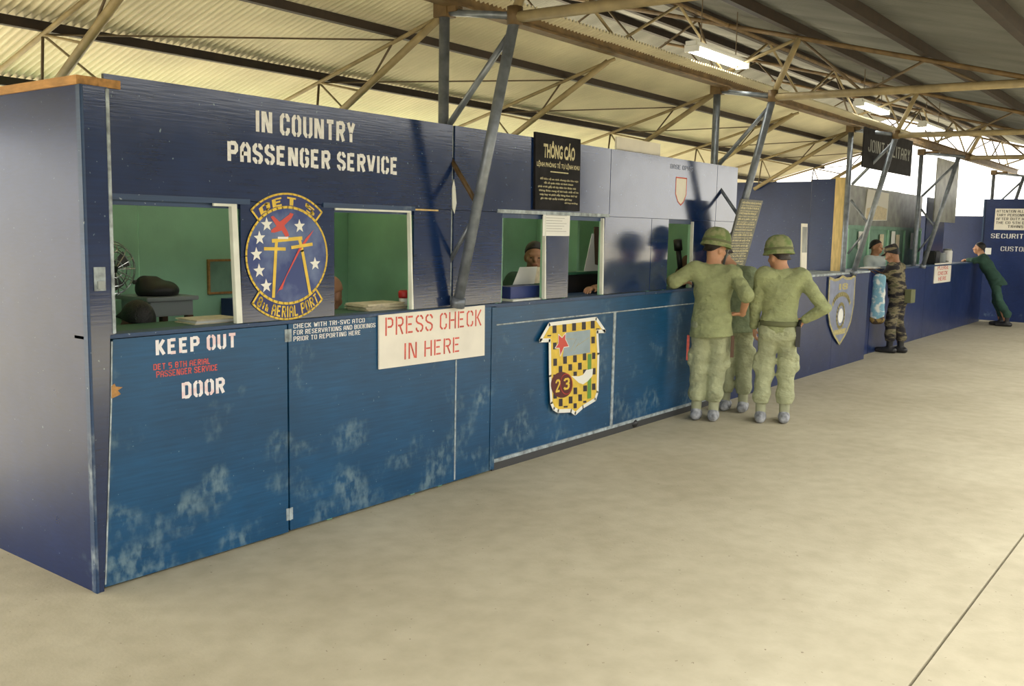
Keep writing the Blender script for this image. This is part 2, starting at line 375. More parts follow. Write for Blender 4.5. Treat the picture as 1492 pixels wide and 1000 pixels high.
slope(-.12, zl(-.12)+.01, 3.0, zl(3.0)+.01, -6, 13.3, 'sheet')
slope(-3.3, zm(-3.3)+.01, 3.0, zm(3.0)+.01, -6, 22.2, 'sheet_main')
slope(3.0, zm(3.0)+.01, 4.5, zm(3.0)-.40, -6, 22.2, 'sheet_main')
def purlin(y, zf, xa, xb, slope_, w_=.05, h=.085):
    mb = MB().box(xa, xb, y-w_/2, y+w_/2, zf-h-.012, zf-.012)
    return mb.build('purlin', 'purlin_dark', ceiling)
for y in (.52, 1.32, 2.12, 2.92): purlin(y, zl(y), -6, 13.25, -.28, .045, .055)
for y in (-2.98, -1.88, -.73, .33, 1.47, 2.6): purlin(y, zm(y), -6, 22.1, .265, .06, .09)

COLX = [2.57+4.1*k for k in range(-1, 4)]+[20.75]
# longitudinal girder above the column line
girder = thing('roof_girder', 'long brown steel girder running over the booth columns, with zigzag lacing', 'girder', (0, 0, 0))
mb = MB(); mb.box(-6, 22.0, -.05, .05, 3.20, 3.215); mb.box(-6, 22.0, -.05, .05, 3.305, 3.32); mb.box(-6, 22.0, -.012, .012, 3.215, 3.305)
mb.build('beam', 'rust_paint', girder)
tube('top_chord', (-6, 0, 3.80), (22.0, 0, 3.80), .02, 'rust_paint', girder, 8)
x = 2.57-4.1
while x < 21:
    tube('lacing', (x, 0, 3.31), (x+1.02, 0, 3.80), .014, 'cream_tube', girder, 6); tube('lacing', (x+1.02, 0, 3.80), (x+2.05, 0, 3.31), .014, 'cream_tube', girder, 6); x += 2.05

def main_truss(x, label):
    t = thing('roof_truss', label, 'truss', (x, 0, 3.05), 0, 'main roof trusses')
    def tb(n, a, b, r, mt): tube(n, (0, a[0], a[1]-3.05), (0, b[0], b[1]-3.05), r, mt, t, 8)
    tb('bottom_chord', (-.50, 3.075), (-3.2, 3.04), .036, 'cream_tube')
    tb('top_chord', (-3.25, zm(-3.25)-.13), (2.95, zm(2.95)-.13), .022, 'rust_paint')
    P = {k: (k, zm(k)-.13) for k in (-1.88, -.73, .33, 1.47, 2.6)}
    B = (.08, 3.335)
    tb('post', (-.50, 3.10), P[-.73], .030, 'cream_tube')
    tb('web', P[-.73], B, .017, 'cream_tube')
    tb('web', P[-.73], (-1.36, 3.06), .013, 'rod'); tb('web', (-1.36, 3.06), P[-1.88], .013, 'rod'); tb('web', P[-1.88], (-2.36, 3.05), .013, 'rod')
    tb('inner_chord', B, (2.95, 4.15), .018, 'rust_paint')
    tb('web', P[.33], (.12, 3.35), .012, 'rod'); tb('web', P[.33], (.9, 3.58), .012, 'rod'); tb('web', (.9, 3.58), P[1.47], .012, 'rod'); tb('web', P[1.47], (2.05, 3.89), .012, 'rod'); tb('web', (2.05, 3.89), P[2.6], .012, 'rod')
    tb('gusset', (-.50, 3.03), (-.50, 3.14), .05, 'rust_paint')
    return t
TL = ['tubular roof truss over the left end of the blue booth', 'tubular roof truss on the column beside the passenger service lettering', 'tubular roof truss on the column beside the leaning grey notice board',
      'tubular roof truss on the column beside the pale wooden post', 'tubular roof truss next beyond the hanging black sign', 'farthest tubular roof truss close to the security wall']
for x, l in zip(COLX, TL): main_truss(x, l)

def rafter(x, label):
    t = thing('roof_rafter', label, 'rafter', (x, 0, 2.4), 0, 'braced rafters under the low cream roof')
    def tb(n, a, b, r, mt): tube(n, (a[2] if len(a) > 2 else 0, a[0], a[1]-2.4), (b[2] if len(b) > 2 else 0, b[0], b[1]-2.4), r, mt, t, 8)
    tb('top_chord', (.03, zl(.03)-.085), (2.4, zl(2.4)-.085), .015, 'cream_tube')
    tb('brace_tube', (.10, 3.16), (1.42, 2.40), .026, 'cream_tube')
    tb('web', (.56, zl(.56)-.085), (.80, 2.76), .008, 'rod'); tb('web', (1.32, zl(1.32)-.085), (.86, 2.72), .008, 'cream_tube'); tb('web', (1.32, zl(1.32)-.085), (1.36, 2.45), .009, 'rod')
    tb('side_brace', (1.32, zl(1.32)-.085), (1.36, 2.48, .55), .008, 'cream_tube'); tb('side_brace', (1.32, zl(1.32)-.085), (.54, zl(.54)-.075, 2.05), .006, 'rod')
    return t
RL = ['braced rafter over the left end of the blue booth', 'braced rafter over the in country lettering', 'braced rafter at the column beside the passenger service lettering', 'braced rafter above the black notice board with cream writing',
      'braced rafter at the column beside the leaning grey notice board', 'braced rafter above the crested counter', 'braced rafter at the column beside the pale wooden post', 'last braced rafter at the open roof end']
for k, l in enumerate(RL): rafter(-1.53+2.05*(k), l)

# columns: straight rear leg, raking front leg, zigzag lacing, top strut
def column(x, label):
    dy = .15 if x > 11.6 else 0.
    t = thing('support_column', label, 'column', (x, dy, 0), 0, 'laced steel columns along the counter')
    R0 = lambda z: (.085+.0*z, z)
    def Fy(z): return -.06-(z-1.25)*.44/1.83
    def tb(n, a, b, r, mt='steel_blue'): tube(n, (0, a[0], a[1]), (0, b[0], b[1]), r, mt, t, 10)
    tb('rear_leg', (.085, 0), (.085, 3.20), .036)
    tb('front_leg', (Fy(1.245), 1.245), (Fy(3.08), 3.08), .036)
    tb('top_strut', (.085, 3.175), (-.50-dy, 3.085), .024)
    zs = [(Fy(3.0), 3.0), (.03, 2.45), (Fy(1.92), 1.92), (.03, 1.52)]
    tb('lacing', zs[0], zs[1], .021)
    tb('lacing', (.03, 2.24), zs[2], .017, 'rust_paint' if x < 3 else 'steel_blue'); tb('lacing', (Fy(1.86), 1.86), zs[3], .015)
    tb('foot_bracket', (Fy(1.238), 1.238), (Fy(1.30), 1.30), .05)
    mbk = MB().box(-.05, .05, .03, .14, 3.14, 3.24).box(-.035, .035, -dy-.04, .05, 3.165, 3.20); mbk.build('head_bracket', 'rust_paint', t)
    return t
CL = ['laced steel column beside the passenger service lettering', 'laced steel column beside the leaning grey notice board', 'laced steel column beside the pale wooden post', 'laced steel column by the grey plywood panel', 'laced steel column rising behind the blue security wall']
for x, l in zip(COLX[1:], CL): column(x, l)

# fluorescent lamps
def lamp(x, y, z, label):
    t = thing('fluorescent_lamp', label, 'lamp', (x, y, z), 0, 'lit fluorescent lamps under the roof')
    MB().box(0, 1.15, -.05, .05, .03, .07).build('housing', 'lamp_metal', t)
    for s in (-.045, .045): MB().tube((.04, s, 0), (1.11, s, 0), .019, 10).build('light_tube', 'lamp_tube', t, True)
    for q in (.03, 1.12): MB().box(q-.012, q+.012, -.07, .07, -.022, .04).build('lamp_holder', 'lamp_metal', t)
    for q in (.2, .95): MB().tube((q, 0, .07), (q, 0, zm(y)-z), .005, 6).build('hanger', 'rod', t)
    return t
lamp(5.62, -.14, 3.40, 'lit fluorescent lamp above the leaning grey notice board')
lamp(10.1, -.20, 3.42, 'lit fluorescent lamp near the hanging black sign')
lamp(12.9, -.25, 3.42, 'lit fluorescent lamp beyond the hanging black sign')

def booth_fill(x, label):  # unseen fill lamps, added behind the header to brighten the green interior
    t = thing('fill_lamp', label, 'lamp', (x, .16, 2.22), 0, 'added fill lamps hidden inside the booth')
    MB().box(0, .9, -.05, .05, .03, .07).build('housing', 'lamp_metal', t)
    MB().tube((.03, 0, 0), (.87, 0, 0), .016, 10).build('light_tube', 'lamp_tube', t, True)
    for q in (.02, .88): MB().box(q-.012, q+.012, -.03, .03, -.022, .04).build('lamp_holder', 'lamp_metal', t)
    for q in (.2, .7): MB().box(q-.02, q+.02, -.146, -.05, .04, .06).build('bracket', 'lamp_metal', t)
booth_fill(1.1, 'added single tube fill lamp hidden inside the booth behind the in country lettering')
booth_fill(3.9, 'added single tube fill lamp hidden inside the booth behind the black notice board')

# ---------------------------------------------------------------- booth front wall
HEAD, CTR, TOPZ = 1.875, 1.235, 2.44
wf = struct('wall_front')
# header sheets (three plywood sheets with open seams) and piers
for xa, xb in ((.125, 2.558), (2.585, 4.548), (4.556, 6.56), (6.568, 7.04)):
    box('header_panel', xa, xb, -.008, .012, HEAD+.012, TOPZ, 'blue_upper', wf)
PIER = [(.87, 1.525), (2.20, 2.558), (2.585, 3.115), (3.665, 3.97), (4.495, 5.278), (5.286, 5.60), (6.10, 6.56), (6.568, 7.04)]
for xa, xb in PIER: box('pier_panel', xa, xb, -.004, .014, CTR+.004, HEAD+.008, 'blue_upper', wf)
# studs behind panels
for xx in (.10, .895, 1.50, 2.225, 2.50, 3.09, 3.69, 3.945, 4.52, 5.29, 5.57, 6.13, 6.50, 7.0): box('stud', xx-.02, xx+.02, .016, .055, .0, TOPZ-.02, 'green_wall', wf)
box('head_rail', .13, 7.04, .014, .05, HEAD-.03, HEAD+.02, 'blue_edge', wf)
for xa, xb in ((.13, .925), (1.435, 2.2)): box('head_batten', xa, xb, -.014, -.004, HEAD-.006, HEAD+.022, 'blue_edge', wf)
box('head_batten', 2.2, 2.42, -.014, -.004, HEAD-.002, HEAD+.008, 'wood_pale', wf)
box('head_batten', 3.05, 4.55, -.012, -.004, HEAD+.004, HEAD+.030, 'worn_edge', wf)
# slit at column: peeled pale jambs
box('slit_batten', 2.562, 2.580, .004, .016, CTR, TOPZ, 'worn_edge', wf)
prism('peeled_patch', [(2.558, 2.03), (2.574, 2.09), (2.592, 2.03), (2.605, 1.93), (2.585, 1.86), (2.562, 1.90)], -.0105, -.0085, 'white_frame', wf)
# window trims (white right jambs, partial white heads)
def jamb(xa, xb, xc, xd): prism('window_jamb', [(xa, CTR+.004), (xb, CTR+.004), (xd, HEAD-.005), (xc, HEAD-.005)], -.012, .016, 'white_frame', wf)
jamb(.832, .868, .808, .842); jamb(2.178, 2.194, 2.152, 2.164); jamb(3.648, 3.664, 3.628, 3.640); jamb(4.470, 4.492, 4.452, 4.470); jamb(6.085, 6.10, 6.075, 6.09)
box('window_head_trim', .70, .81, -.012, .0, HEAD-.02, HEAD-.004, 'white_frame', wf)
box('window_head_trim', 1.53, 2.16, -.010, .0, HEAD-.018, HEAD-.004, 'white_frame', wf)
box('window_jamb', 3.118, 3.15, .016, .09, CTR, HEAD, 'green_pale', wf)
# left corner pilaster
pil = prism('corner_board', [(0, 0), (.035, 0), (.092, .9), (.105, 1.235), (.128, 1.236), (.128, 2.375), (0, 2.375)], -.030, .014, 'blue_upper', wf)
box('corner_bead', -.006, .010, -.036, .006, 0, 2.375, 'blue_edge', wf, .003)
box('corner_bead', .118, .134, -.036, .0, 1.24, 2.37, 'worn_edge', wf, .002)
hsp = thing('hasp_latch', 'small worn metal hasp on the corner board of the blue booth', 'latch', (.058, -.031, 1.50))
MB().box(-.025, .03, -.006, 0, -.055, .055).build('plate', 'worn_edge', hsp); MB().box(-.012, .02, -.016, -.006, -.045, -.01).build('staple', 'grey_metal', hsp)
# counter ledge and lower panels
box('counter_ledge', .0, 3.05, -.022, .10, CTR-.02, CTR, 'blue_edge', wf, .003)
box('counter_ledge', 3.05, 5.20, -.012, .42, CTR-.03, CTR-.004, 'blue_edge', wf, .003); box('counter_ledge', 5.20, 7.04, -.012, .30, CTR-.03, CTR-.004, 'blue_edge', wf, .003)
for xa, xb in ((1.172, 2.606), (2.612, 3.05)): box('lower_panel', xa, xb, -.018, .012, .02, CTR-.022, 'blue_lower', wf)
box('seam_bead', 2.603, 2.615, -.022, -.010, .03, .87, 'worn_edge', wf)
box('corner_post', 2.99, 3.05, -.022, .012, .02, CTR-.022, 'blue_lower', wf, .004)
for xa, xb in ((3.055, 4.70), (4.735, 6.90)): box('lower_panel', xa, xb, .012, .03, .085, 1.075, 'blue_lower', wf)
box('rail', 3.055, 6.90, .002, .03, 1.082, CTR-.032, 'blue_lower', wf)
box('rail_bead', 3.055, 6.90, -.004, .012, 1.073, 1.083, 'worn_edge', wf)
box('stile', 4.70, 4.735, .004, .03, .085, CTR-.032, 'worn_edge', wf)
box('base_trim', 3.055, 6.90, -.004, .03, .060, .085, 'worn_edge', wf)
box('toe_board', 3.055, 6.90, .004, .015, 0, .062, 'dark_grey', wf)
# painted headings
lettering('IN COUNTRY', .97, 1.685, 2.255, 2.365, -.0095, 'letter_white', wf, 1.5)
lettering('PASSENGER SERVICE', .79, 2.045, 2.09, 2.19, -.0095, 'letter_white', wf, 1.5)
for k, s in enumerate(('CHECK WITH TRI-SVC ATCO', 'FOR RESERVATIONS AND BOOKINGS', 'PRIOR TO REPORTING HERE')):
    lettering(s, 1.205, (1.755, 1.845, 1.72)[k], 1.185-.036*k, 1.212-.036*k, -.0192, 'letter_white', wf)

# door of the booth (lower leaf with KEEP OUT)
door = struct('door_1')
prism('door_panel', [(.045, .015), (1.158, .015), (1.158, CTR-.024), (.125, CTR-.024), (.11, .9)], -.020, .010, 'blue_lower', door)
strip('door_edge', [(.118, 1.2), (.105, .9), (.048, .03)], .008, -.0215, 'worn_edge', door)
for z in (1.15, .12):
    h = MB().box(1.142, 1.188, -.024, -.020, z-.035, z+.035); h.tube((1.165, -.026, z-.035), (1.165, -.026, z+.035), .006, 8); h.build('hinge', 'worn_edge', door)
lettering('KEEP OUT', .345, .82, 1.115, 1.19, -.0215, 'letter_white_red', door, 1.5)
lettering('DOOR', .485, .742, .88, .96, -.0215, 'letter_white_red', door, 1.5)
lettering('DET 5 8TH AERIAL', .33, .655, 1.042, 1.072, -.0215, 'letter_red', door); lettering('PASSENGER SERVICE', .345, .70, 1.003, 1.035, -.0215, 'letter_red', door)
prism('bare_wood_chip', [(.108, .99), (.125, 1.0), (.13, .985), (.165, .978), (.14, .965), (.155, .945), (.125, .935), (.106, .93)], -.0225, -.0202, 'wood', door)

# wall_left with lumber on top
wl = struct('wall_left')
box('side_panel', .0, .014, .0, 1.22, 0, 2.375, 'blue_side', wl); box('side_panel', .0, .014, 1.225, 1.55, 0, 2.375, 'blue_side', wl)
box('top_plate', -.012, .09, -.02, 1.55, 2.375, 2.415, 'wood', wl)
box('top_plate', .091, .20, -.02, .03, 2.376, 2.414, 'wood', wl)

# booth interior: green lining
wb = struct('wall_back')
for k in range(6): box('green_panel', .02+1.17*k, .02+1.17*k+1.165, 1.50, 1.52, 0, 2.06, 'green_wall', wb)
wi = struct('wall_inner')
box('green_panel', .016, .03, .02, 1.495, 0, 2.40, 'green_wall', wi)
box('green_panel', 3.02, 3.06, .7, 1.495, 0, 2.40, 'green_wall', wi); box('green_panel', 5.60, 5.64, 1.0, 1.495, 0, 2.40, 'green_wall', wi)
box('green_panel', 7.0, 7.03, .016, 1.495, 0, 2.40, 'green_wall', wi)

# ---------------------------------------------------------------- second counter, far booths
wc = struct('wall_counter')
for xa, xb in ((6.905, 8.6), (8.606, 10.2), (10.206, 11.62)): box('lower_panel', xa, xb, -.012, .012, .0, 1.245, 'blue_side', wc)
box('lower_panel', 11.626, 11.646, .0, .16, 0, 1.245, 'blue_far', wc)
box('lower_panel', 11.65, 12.28, .142, .16, 0, 1.245, 'blue_far', wc)
for xa, xb in ((12.286, 13.8), (13.806, 15.3), (15.306, 17.3), (17.306, 19.9)): box('lower_panel', xa, xb, .138, .16, 0, 1.245, 'blue_far', wc)
box('counter_top', 7.05, 11.62, -.03, .50, 1.248, 1.275, 'worn_edge', wc, .004); box('counter_top', 11.63, 19.9, .12, .45, 1.248, 1.275, 'blue_edge', wc, .004)
wp = struct('wall_partition')
box('panel', 10.83, 10.85, .268, .60, 0, 2.53, 'blue_far', wp); box('panel', 10.83, 10.85, .605, 2.3, 0, 2.50, 'blue_far', wp)
box('end_post', 10.80, 10.86, .125, .265, 1.278, 2.55, 'wood_pale', wp)
wg = struct('wall_far_booth')
for k in range(3): box('plywood_panel', 13.6+1.51*k, 13.6+1.51*k+1.505, 1.0, 1.02, 1.94, 2.60-.008*k, 'plywood_grey', wg)
box('green_rail', 13.6, 18.12, .97, 1.02, 1.88, 1.94, 'green_pale', wg)
for k in range(4): box('green_panel', 13.6+1.13*k, 13.6+1.13*k+1.125, 1.0, 1.02, 0, 1.88, 'green_pale', wg)
for k in range(5): box('green_stile', 13.6+1.115*k, 13.66+1.115*k, .975, 1.0, 1.2, 1.88, 'green_wall', wg)
wbx = struct('wall_blue_return')
box('panel', 16.55, 17.9, .50, .52, 0, 2.50, 'blue_far', wbx)
box('panel', 20.42, 20.44, .30, 2.4, 0, 2.24, 'blue_far', wbx)
# security wall, looking back along the counter
wsq = struct('wall_security')
sx = 20.30
for ya, yb in ((-.95, .27), (-2.17, -.955), (-3.4, -2.175), (-4.6, -3.405)): box('panel', sx, sx+.02, ya, yb, 0, 2.60, 'blue_far', wsq)
box('corner_trim', sx-.015, sx+.03, .262, .295, 0, 2.60, 'blue_edge', wsq)
def secmap(px, pz): return (sx-.003, -px, pz)      # text runs towards -y
lettering('SECURITY', -.11, .62, 1.77, 1.87, 0, 'letter_white', wsq, mapf=secmap)
lettering('CUSTOMS', .10, .72, 1.50, 1.60, 0, 'letter_white', wsq, mapf=secmap)

# ================================================================ SIGNS AND EMBLEMS
def P(u, v, y=0.): q = W(u, v, 1, y); return (q.x, q.z)
def zoomer(ox, oy, s, y=0.): return lambda a, b: P(ox+a/s, oy+b/s, y)
# --- oval crest painted on the pier between the first two windows
em = thing('painted_crest', 'oval blue crest with yellow rim, white stars and yellow gate painted between the windows', 'emblem', (0, 0, 0))
EC = (1.18, 1.596); RX, RZ = .282, .266; YE = -.0095
def ell(a, k=1., kx=None): return (EC[0]+RX*(kx or k)*math.cos(a), EC[1]+RZ*k*math.sin(a))
A_ = [2*math.pi*i/48 for i in range(48)]
flat('field', [ell(a) for a in A_], YE, 'emblem_blue', em)
for sgn, name in ((1, 'top_banner'), (-1, 'bottom_banner')):
    k1 = 1.28 if sgn > 0 else 1.335
    an = [sgn*math.radians(46+88*i/16) for i in range(17)]
    pts = [ell(a, k1, 1.25) for a in an]+[ell(a, 1.01) for a in reversed(an)]
    if sgn < 0: pts = pts[::-1]
    flat(name, pts, YE-.0004, 'emblem_navy', em); strip(name+'_border', pts, .011, YE-.001, 'emblem_yellow', em, True)
strip('rim', [ell(a) for a in A_], .012, YE-.0014, 'emblem_yellow', em, True)
def arc_top(px, pz): a = math.radians(128-76*px); k = 1.045+.165*pz; q = ell(a, k, .5*k+.53); return (q[0], YE-.0016, q[1])
def arc_bot(px, pz): a = math.radians(230+80*px); k = 1.295-.235*pz; q = ell(a, k, .6*k+.44); return (q[0], YE-.0016, q[1])
lettering('DET 5', 0, 1, 0, 1, 0, 'emblem_yellow', em, 1.5, arc_top, gap=1.0)
lettering('8th AERIAL PORT', 0, 1, 0, 1, 0, 'emblem_yellow', em, 1.2, arc_bot)
z1 = zoomer(340, 260, 4.544, YE)
for a, b in ((220, 305), (172, 395), (152, 503), (170, 612), (217, 712), (437, 317), (540, 566)):
    c = z1(a, b); flat('star', star(c[0], c[1], .040, .05, 1.0), YE-.002, 'emblem_white', em)
_dz = [0]
def zs(name, pts, wd, mt, dy=.002):
    _dz[0] += .00025; dy += _dz[0]
    strip(name, [z1(*q) for q in pts], wd, YE-dy, mt, em)
zs('gate_post', [(285, 410), (280, 470), (264, 785)], .020, 'emblem_yellow'); zs('gate_post', [(435, 400), (455, 480), (505, 755)], .020, 'emblem_yellow')
zs('gate_beam', [(258, 414), (450, 396)], .020, 'emblem_yellow'); zs('gate_beam', [(205, 466), (340, 468)], .018, 'emblem_yellow'); zs('gate_beam', [(385, 458), (518, 436)], .018, 'emblem_yellow')
zs('gate_cap', [(295, 394), (358, 394)], .012, 'emblem_white')
flat('aircraft', [z1(*q) for q in ((245, 255), (262, 248), (305, 288), (368, 240), (372, 228), (398, 235), (385, 262), (335, 312), (358, 352), (368, 380), (345, 388), (318, 345), (270, 360), (248, 358), (250, 342), (284, 316))][::-1], YE-.0022, 'emblem_red', em)
flat('lightning_bolt', [z1(*q) for q in ((532, 340), (480, 395), (430, 470), (330, 680), (278, 775), (300, 740), (322, 735), (345, 660), (445, 470), (490, 410))][::-1], YE-.0026, 'emblem_red', em)

# --- checkered shield on the lower panel
sh = thing('checkered_shield', 'yellow and black checkered shield board with white rim and number 23 on the counter front', 'emblem', (0, 0, 0))
YS = -.014; z2 = zoomer(770, 440, 5.554, YS)
outl = [(168, 182), (548, 136), (618, 238), (556, 240), (565, 420), (558, 730), (540, 790), (440, 850), (378, 905), (345, 880), (240, 885), (205, 865), (185, 820), (175, 600), (172, 310), (95, 313)]
prism('shield_board', [z2(*q) for q in outl], YS, -.005, 'emblem_yellow', sh)
strip('white_rim', [z2(*q) for q in outl], .030, YS-.001, 'emblem_white', sh, True)
sq = []
for i, x_ in enumerate((210, 290, 368, 447, 519)): sq.append((x_, 223-i*9.5, 32, 62))
sq += [(212, 358, 28, 55), (522, 310, 28, 55), (215, 490, 30, 58), (295, 472, 30, 62), (375, 462, 30, 56), (453, 446, 28, 56), (527, 438, 26, 52), (258, 545, 30, 50), (337, 532, 30, 52), (415, 522, 30, 56), (213, 612, 26, 45), (377, 583, 28, 34), (455, 565, 28, 34),
       (530, 563, 24, 52), (378, 722, 30, 54), (457, 702, 30, 48), (527, 688, 28, 52), (215, 762, 28, 44), (340, 795, 30, 56), (417, 777, 30, 54), (260, 815, 30, 60), (377, 842, 26, 40), (455, 810, 26, 16), (300, 850, 32, 14), (167, 275, 30, 10), (560, 220, 28, 10)]
for x_, y_, w_, h_ in sq: flat('black_square', [z2(x_-w_/2, y_+h_/2), z2(x_+w_/2, y_+h_/2-2), z2(x_+w_/2, y_-h_/2-2), z2(x_-w_/2, y_-h_/2)], YS-.0014, 'emblem_black', sh)
flat('sky_panel', [z2(275, 445), z2(498, 410), z2(498, 225), z2(300, 250), z2(285, 380)], YS-.0018, 'emblem_sky', sh)
st = [(240, 262), (270, 290), (300, 252), (297, 300), (326, 362), (285, 368), (255, 440), (248, 375), (212, 375), (240, 335)]
flat('red_star', [z2(*q) for q in st][::-1], YS-.0022, 'emblem_red', sh); strip('star_outline', [z2(*q) for q in st], .006, YS-.0026, 'emblem_white', sh, True)
for a, b in (((340, 400), (385, 300)), ((365, 395), (405, 330)), ((300, 300), (370, 300)), ((385, 360), (490, 288))): strip('ray', [z2(*a), z2(*b)], .004, YS-.0022, 'shield_gold', sh)
flat('green_bar', [z2(475, 785), z2(506, 780), z2(508, 420), z2(478, 425)], YS-.002, 'emblem_green', sh)
flat('white_bird', [z2(*q) for q in ((345, 600), (405, 603), (440, 590), (465, 552), (520, 540), (515, 600), (480, 640), (440, 668), (405, 655))][::-1], YS-.0024, 'emblem_white', sh)
cc = [z2(268+88*math.cos(a), 672+105*math.sin(a)) for a in A_]
flat('number_disc', cc[::-1], YS-.0022, 'emblem_brown', sh); strip('disc_ring', [z2(305+48*math.cos(a), 665+82*math.sin(a)) for a in A_], .008, YS-.0026, 'letter_red_dark', sh, True)
a, b = z2(215, 735), z2(255, 625); lettering('2', a[0], b[0], a[1], b[1], YS-.003, 'emblem_yellow', sh, 1.2); a, b = z2(278, 715), z2(332, 612); lettering('3', a[0], b[0], a[1], b[1], YS-.003, 'emblem_yellow', sh, 1.2)

# --- white sign PRESS CHECK IN HERE
ps = thing('press_check_sign', 'white board sign with red stencil letters fixed under the counter ledge', 'sign', (0, 0, 0))
prism('board', [(1.865, .885), (2.90, .875), (2.895, 1.232), (1.862, 1.222)], -.034, -.0235, 'sign_white', ps)
lettering('PRESS CHECK', 1.915, 2.86, 1.09, 1.205, -.0345, 'letter_red', ps, .72, gap=1.1); lettering('IN HERE', 2.085, 2.63, .925, 1.03, -.0345, 'letter_red', ps, .72, gap=1.1)

# --- black Vietnamese notice
nb = thing('notice_board', 'black notice board with cream writing standing above the clerk window', 'notice', (0, 0, 0))
prism('board', [(3.475, 1.915), (4.075, 1.915), (4.06, 2.475), (3.46, 2.48)], -.028, -.0085, 'board_black', nb)
YN = -.0285
font_text('THÔNG CÁO', 3.565, 3.985, 2.30, 2.43, YN, 'letter_cream', nb, bold=.035); font_text('LỆNH PHÒNG TỀ TỰ LỆNH KHU', 3.485, 4.055, 2.225, 2.285, YN, 'letter_cream', nb, bold=.02)
flat('rule', [(3.66, 2.198), (3.90, 2.198), (3.90, 2.206), (3.66, 2.206)], YN, 'letter_cream', nb)
for k, (s, a, b) in enumerate((('để bảo vệ an ninh chung của khu vực', 3.53, 4.04), ('tất cả quân nhân và hành khách', 3.58, 3.97), ('phải trình giấy tờ tùy thân khi được hỏi', 3.505, 4.01), ('không được mang vũ khí hoặc chất nổ lên', 3.52, 4.05), ('máy bay và phải xếp hàng theo thứ tự', 3.53, 4.03), ('ghi tên tại quầy trước giờ bay', 3.54, 3.96))):
    font_text(s, a, b, 2.135-.029*k, 2.158-.029*k, YN, 'letter_cream', nb, bold=.02)
font_text('chỉ huy trưởng', 3.86, 4.04, 1.965, 1.982, YN, 'letter_cream', nb, bold=.02)

# --- white paper under it
pp = thing('paper_notice', 'white typed sheet pinned between the two clerk windows', 'paper', (0, 0, 0))
box('sheet', 3.605, 3.965, -.0105, -.0088, 1.720, 1.905, 'paper', pp)
for k in range(7): box('typed_line', 3.64, 3.92-.03*(k % 3), -.0108, -.0105, 1.875-.02*k, 1.877-.02*k, 'letter_black', pp)
# --- small pale shield on the header
ph = thing('small_shield', 'small faded white shield with red outline painted on the glossy header', 'emblem', (0, 0, 0))
so_ = [(5.70, 2.27), (5.91, 2.27), (5.91, 2.12), (5.86, 2.05), (5.81, 2.02), (5.75, 2.05), (5.70, 2.12)]
flat('field', so_[::-1], -.0086, 'sign_white', ph); strip('outline', so_, .012, -.0092, 'letter_red', ph, True)
lettering('BASE OPNS', 5.58, 6.02, 2.345, 2.385, -.0092, 'shield_grey', ph)
# --- white board standing up behind the header
tag(box('white_board', 4.70, 5.45, .03, .05, 2.42, 2.555, 'sign_white'), 'white board showing above the top edge of the glossy header', 'board')

# --- grey notice board leaning along the column
YB = lambda z: -.068-(z-1.25)*.24
lb = thing('leaning_notice_board', 'grey notice board full of small cream lines leaning on a steel column', 'notice', (0, 0, 0))
def lbmap(px, pz): return (px, YB(pz)-.052, pz)
prism('board', [(6.47, 1.24), (6.98, 1.24), (6.98, 2.10), (6.47, 2.10)], -.05, -.03, 'board_grey', lb, lambda x, y, z: (x, YB(z)+y, z))
for k, s in enumerate(('HỘI ĐỒNG HÀNG KHÔNG', 'nội quy dành cho hành khách', 'hành lý mang theo không quá', 'giấy phép phải có chữ ký', 'xin trình diện trước hai giờ', 'không hút thuốc trong khi', 'quân nhân được ưu tiên', 'ghi danh tại quầy số ba', 'mọi sự khiếu nại xin gặp', 'sĩ quan trực phi trường', 'giờ làm việc từ sáng', 'đến chiều mỗi ngày', 'trừ ngày lễ và chủ nhật', 'cảm ơn quý vị hành khách', 'trân trọng thông báo')):
    
    font_text(s, 6.50, 6.95-.02*(k % 3), 2.055-.053*k, 2.083-.053*k, 0, 'letter_cream', lb, mapf=lbmap, bold=.06)
    font_text(s.upper(), 6.50, 6.94-.02*(k % 2), 2.032-.053*k, 2.050-.053*k, 0, 'letter_cream', lb, mapf=lbmap, bold=.05)

# --- pointed shield on the second counter
ks = thing('pointed_shield', 'grey blue pointed shield with gold outline on the counter front', 'emblem', (0, 0, 0))
o3 = [(9.93, 1.22), (10.12, 1.185), (10.28, 1.19), (10.43, 1.225), (10.60, 1.19), (10.78, 1.19), (10.95, 1.225), (10.955, .82), (10.87, .60), (10.70, .44), (10.47, .32), (10.22, .46), (10.04, .62), (9.94, .82)]
prism('shield_board', o3[::-1], -.032, -.0125, 'shield_grey', ks); strip('gold_rim', o3, .035, -.0335, 'shield_gold', ks, True)
lettering('18', 10.28, 10.66, 1.05, 1.13, -.034, 'shield_gold', ks, 1.5)
strip('arch_scroll', [(10.44+.36*math.cos(math.radians(a)), .80+.19*math.sin(math.radians(a))) for a in range(15, 170, 12)], .06, -.034, 'shield_gold', ks)
strip('gold_flame', [(10.44+.15*math.cos(math.radians(a)), .70+.16*math.sin(math.radians(a))) for a in range(0, 360, 20)], .045, -.0345, 'shield_gold', ks, True)
flat('flame_core', [(10.44+.10*math.cos(math.radians(a)), .70+.10*math.sin(math.radians(a))) for a in range(0, 360, 30)], -.034, 'emblem_white', ks)
flat('base_scroll', [(10.22, .45), (10.66, .45), (10.70, .52), (10.20, .52)], -.034, 'shield_gold', ks)

# --- hanging black sign
js = thing('hanging_sign', 'black board with faint lettering hanging high between the columns', 'sign', (0, 0, 0))
box('board', 10.33, 12.56, -.235, -.215, 2.65, 3.16, 'board_black', js)
lettering('JOINT MILITARY', 10.50, 12.45, 2.86, 3.02, -.2365, 'plywood_grey', js)
for x_ in (10.6, 12.3): MB().tube((x_, -.225, 3.16), (x_, -.03, 3.21), .006, 6).build('hanger', 'rod', js)
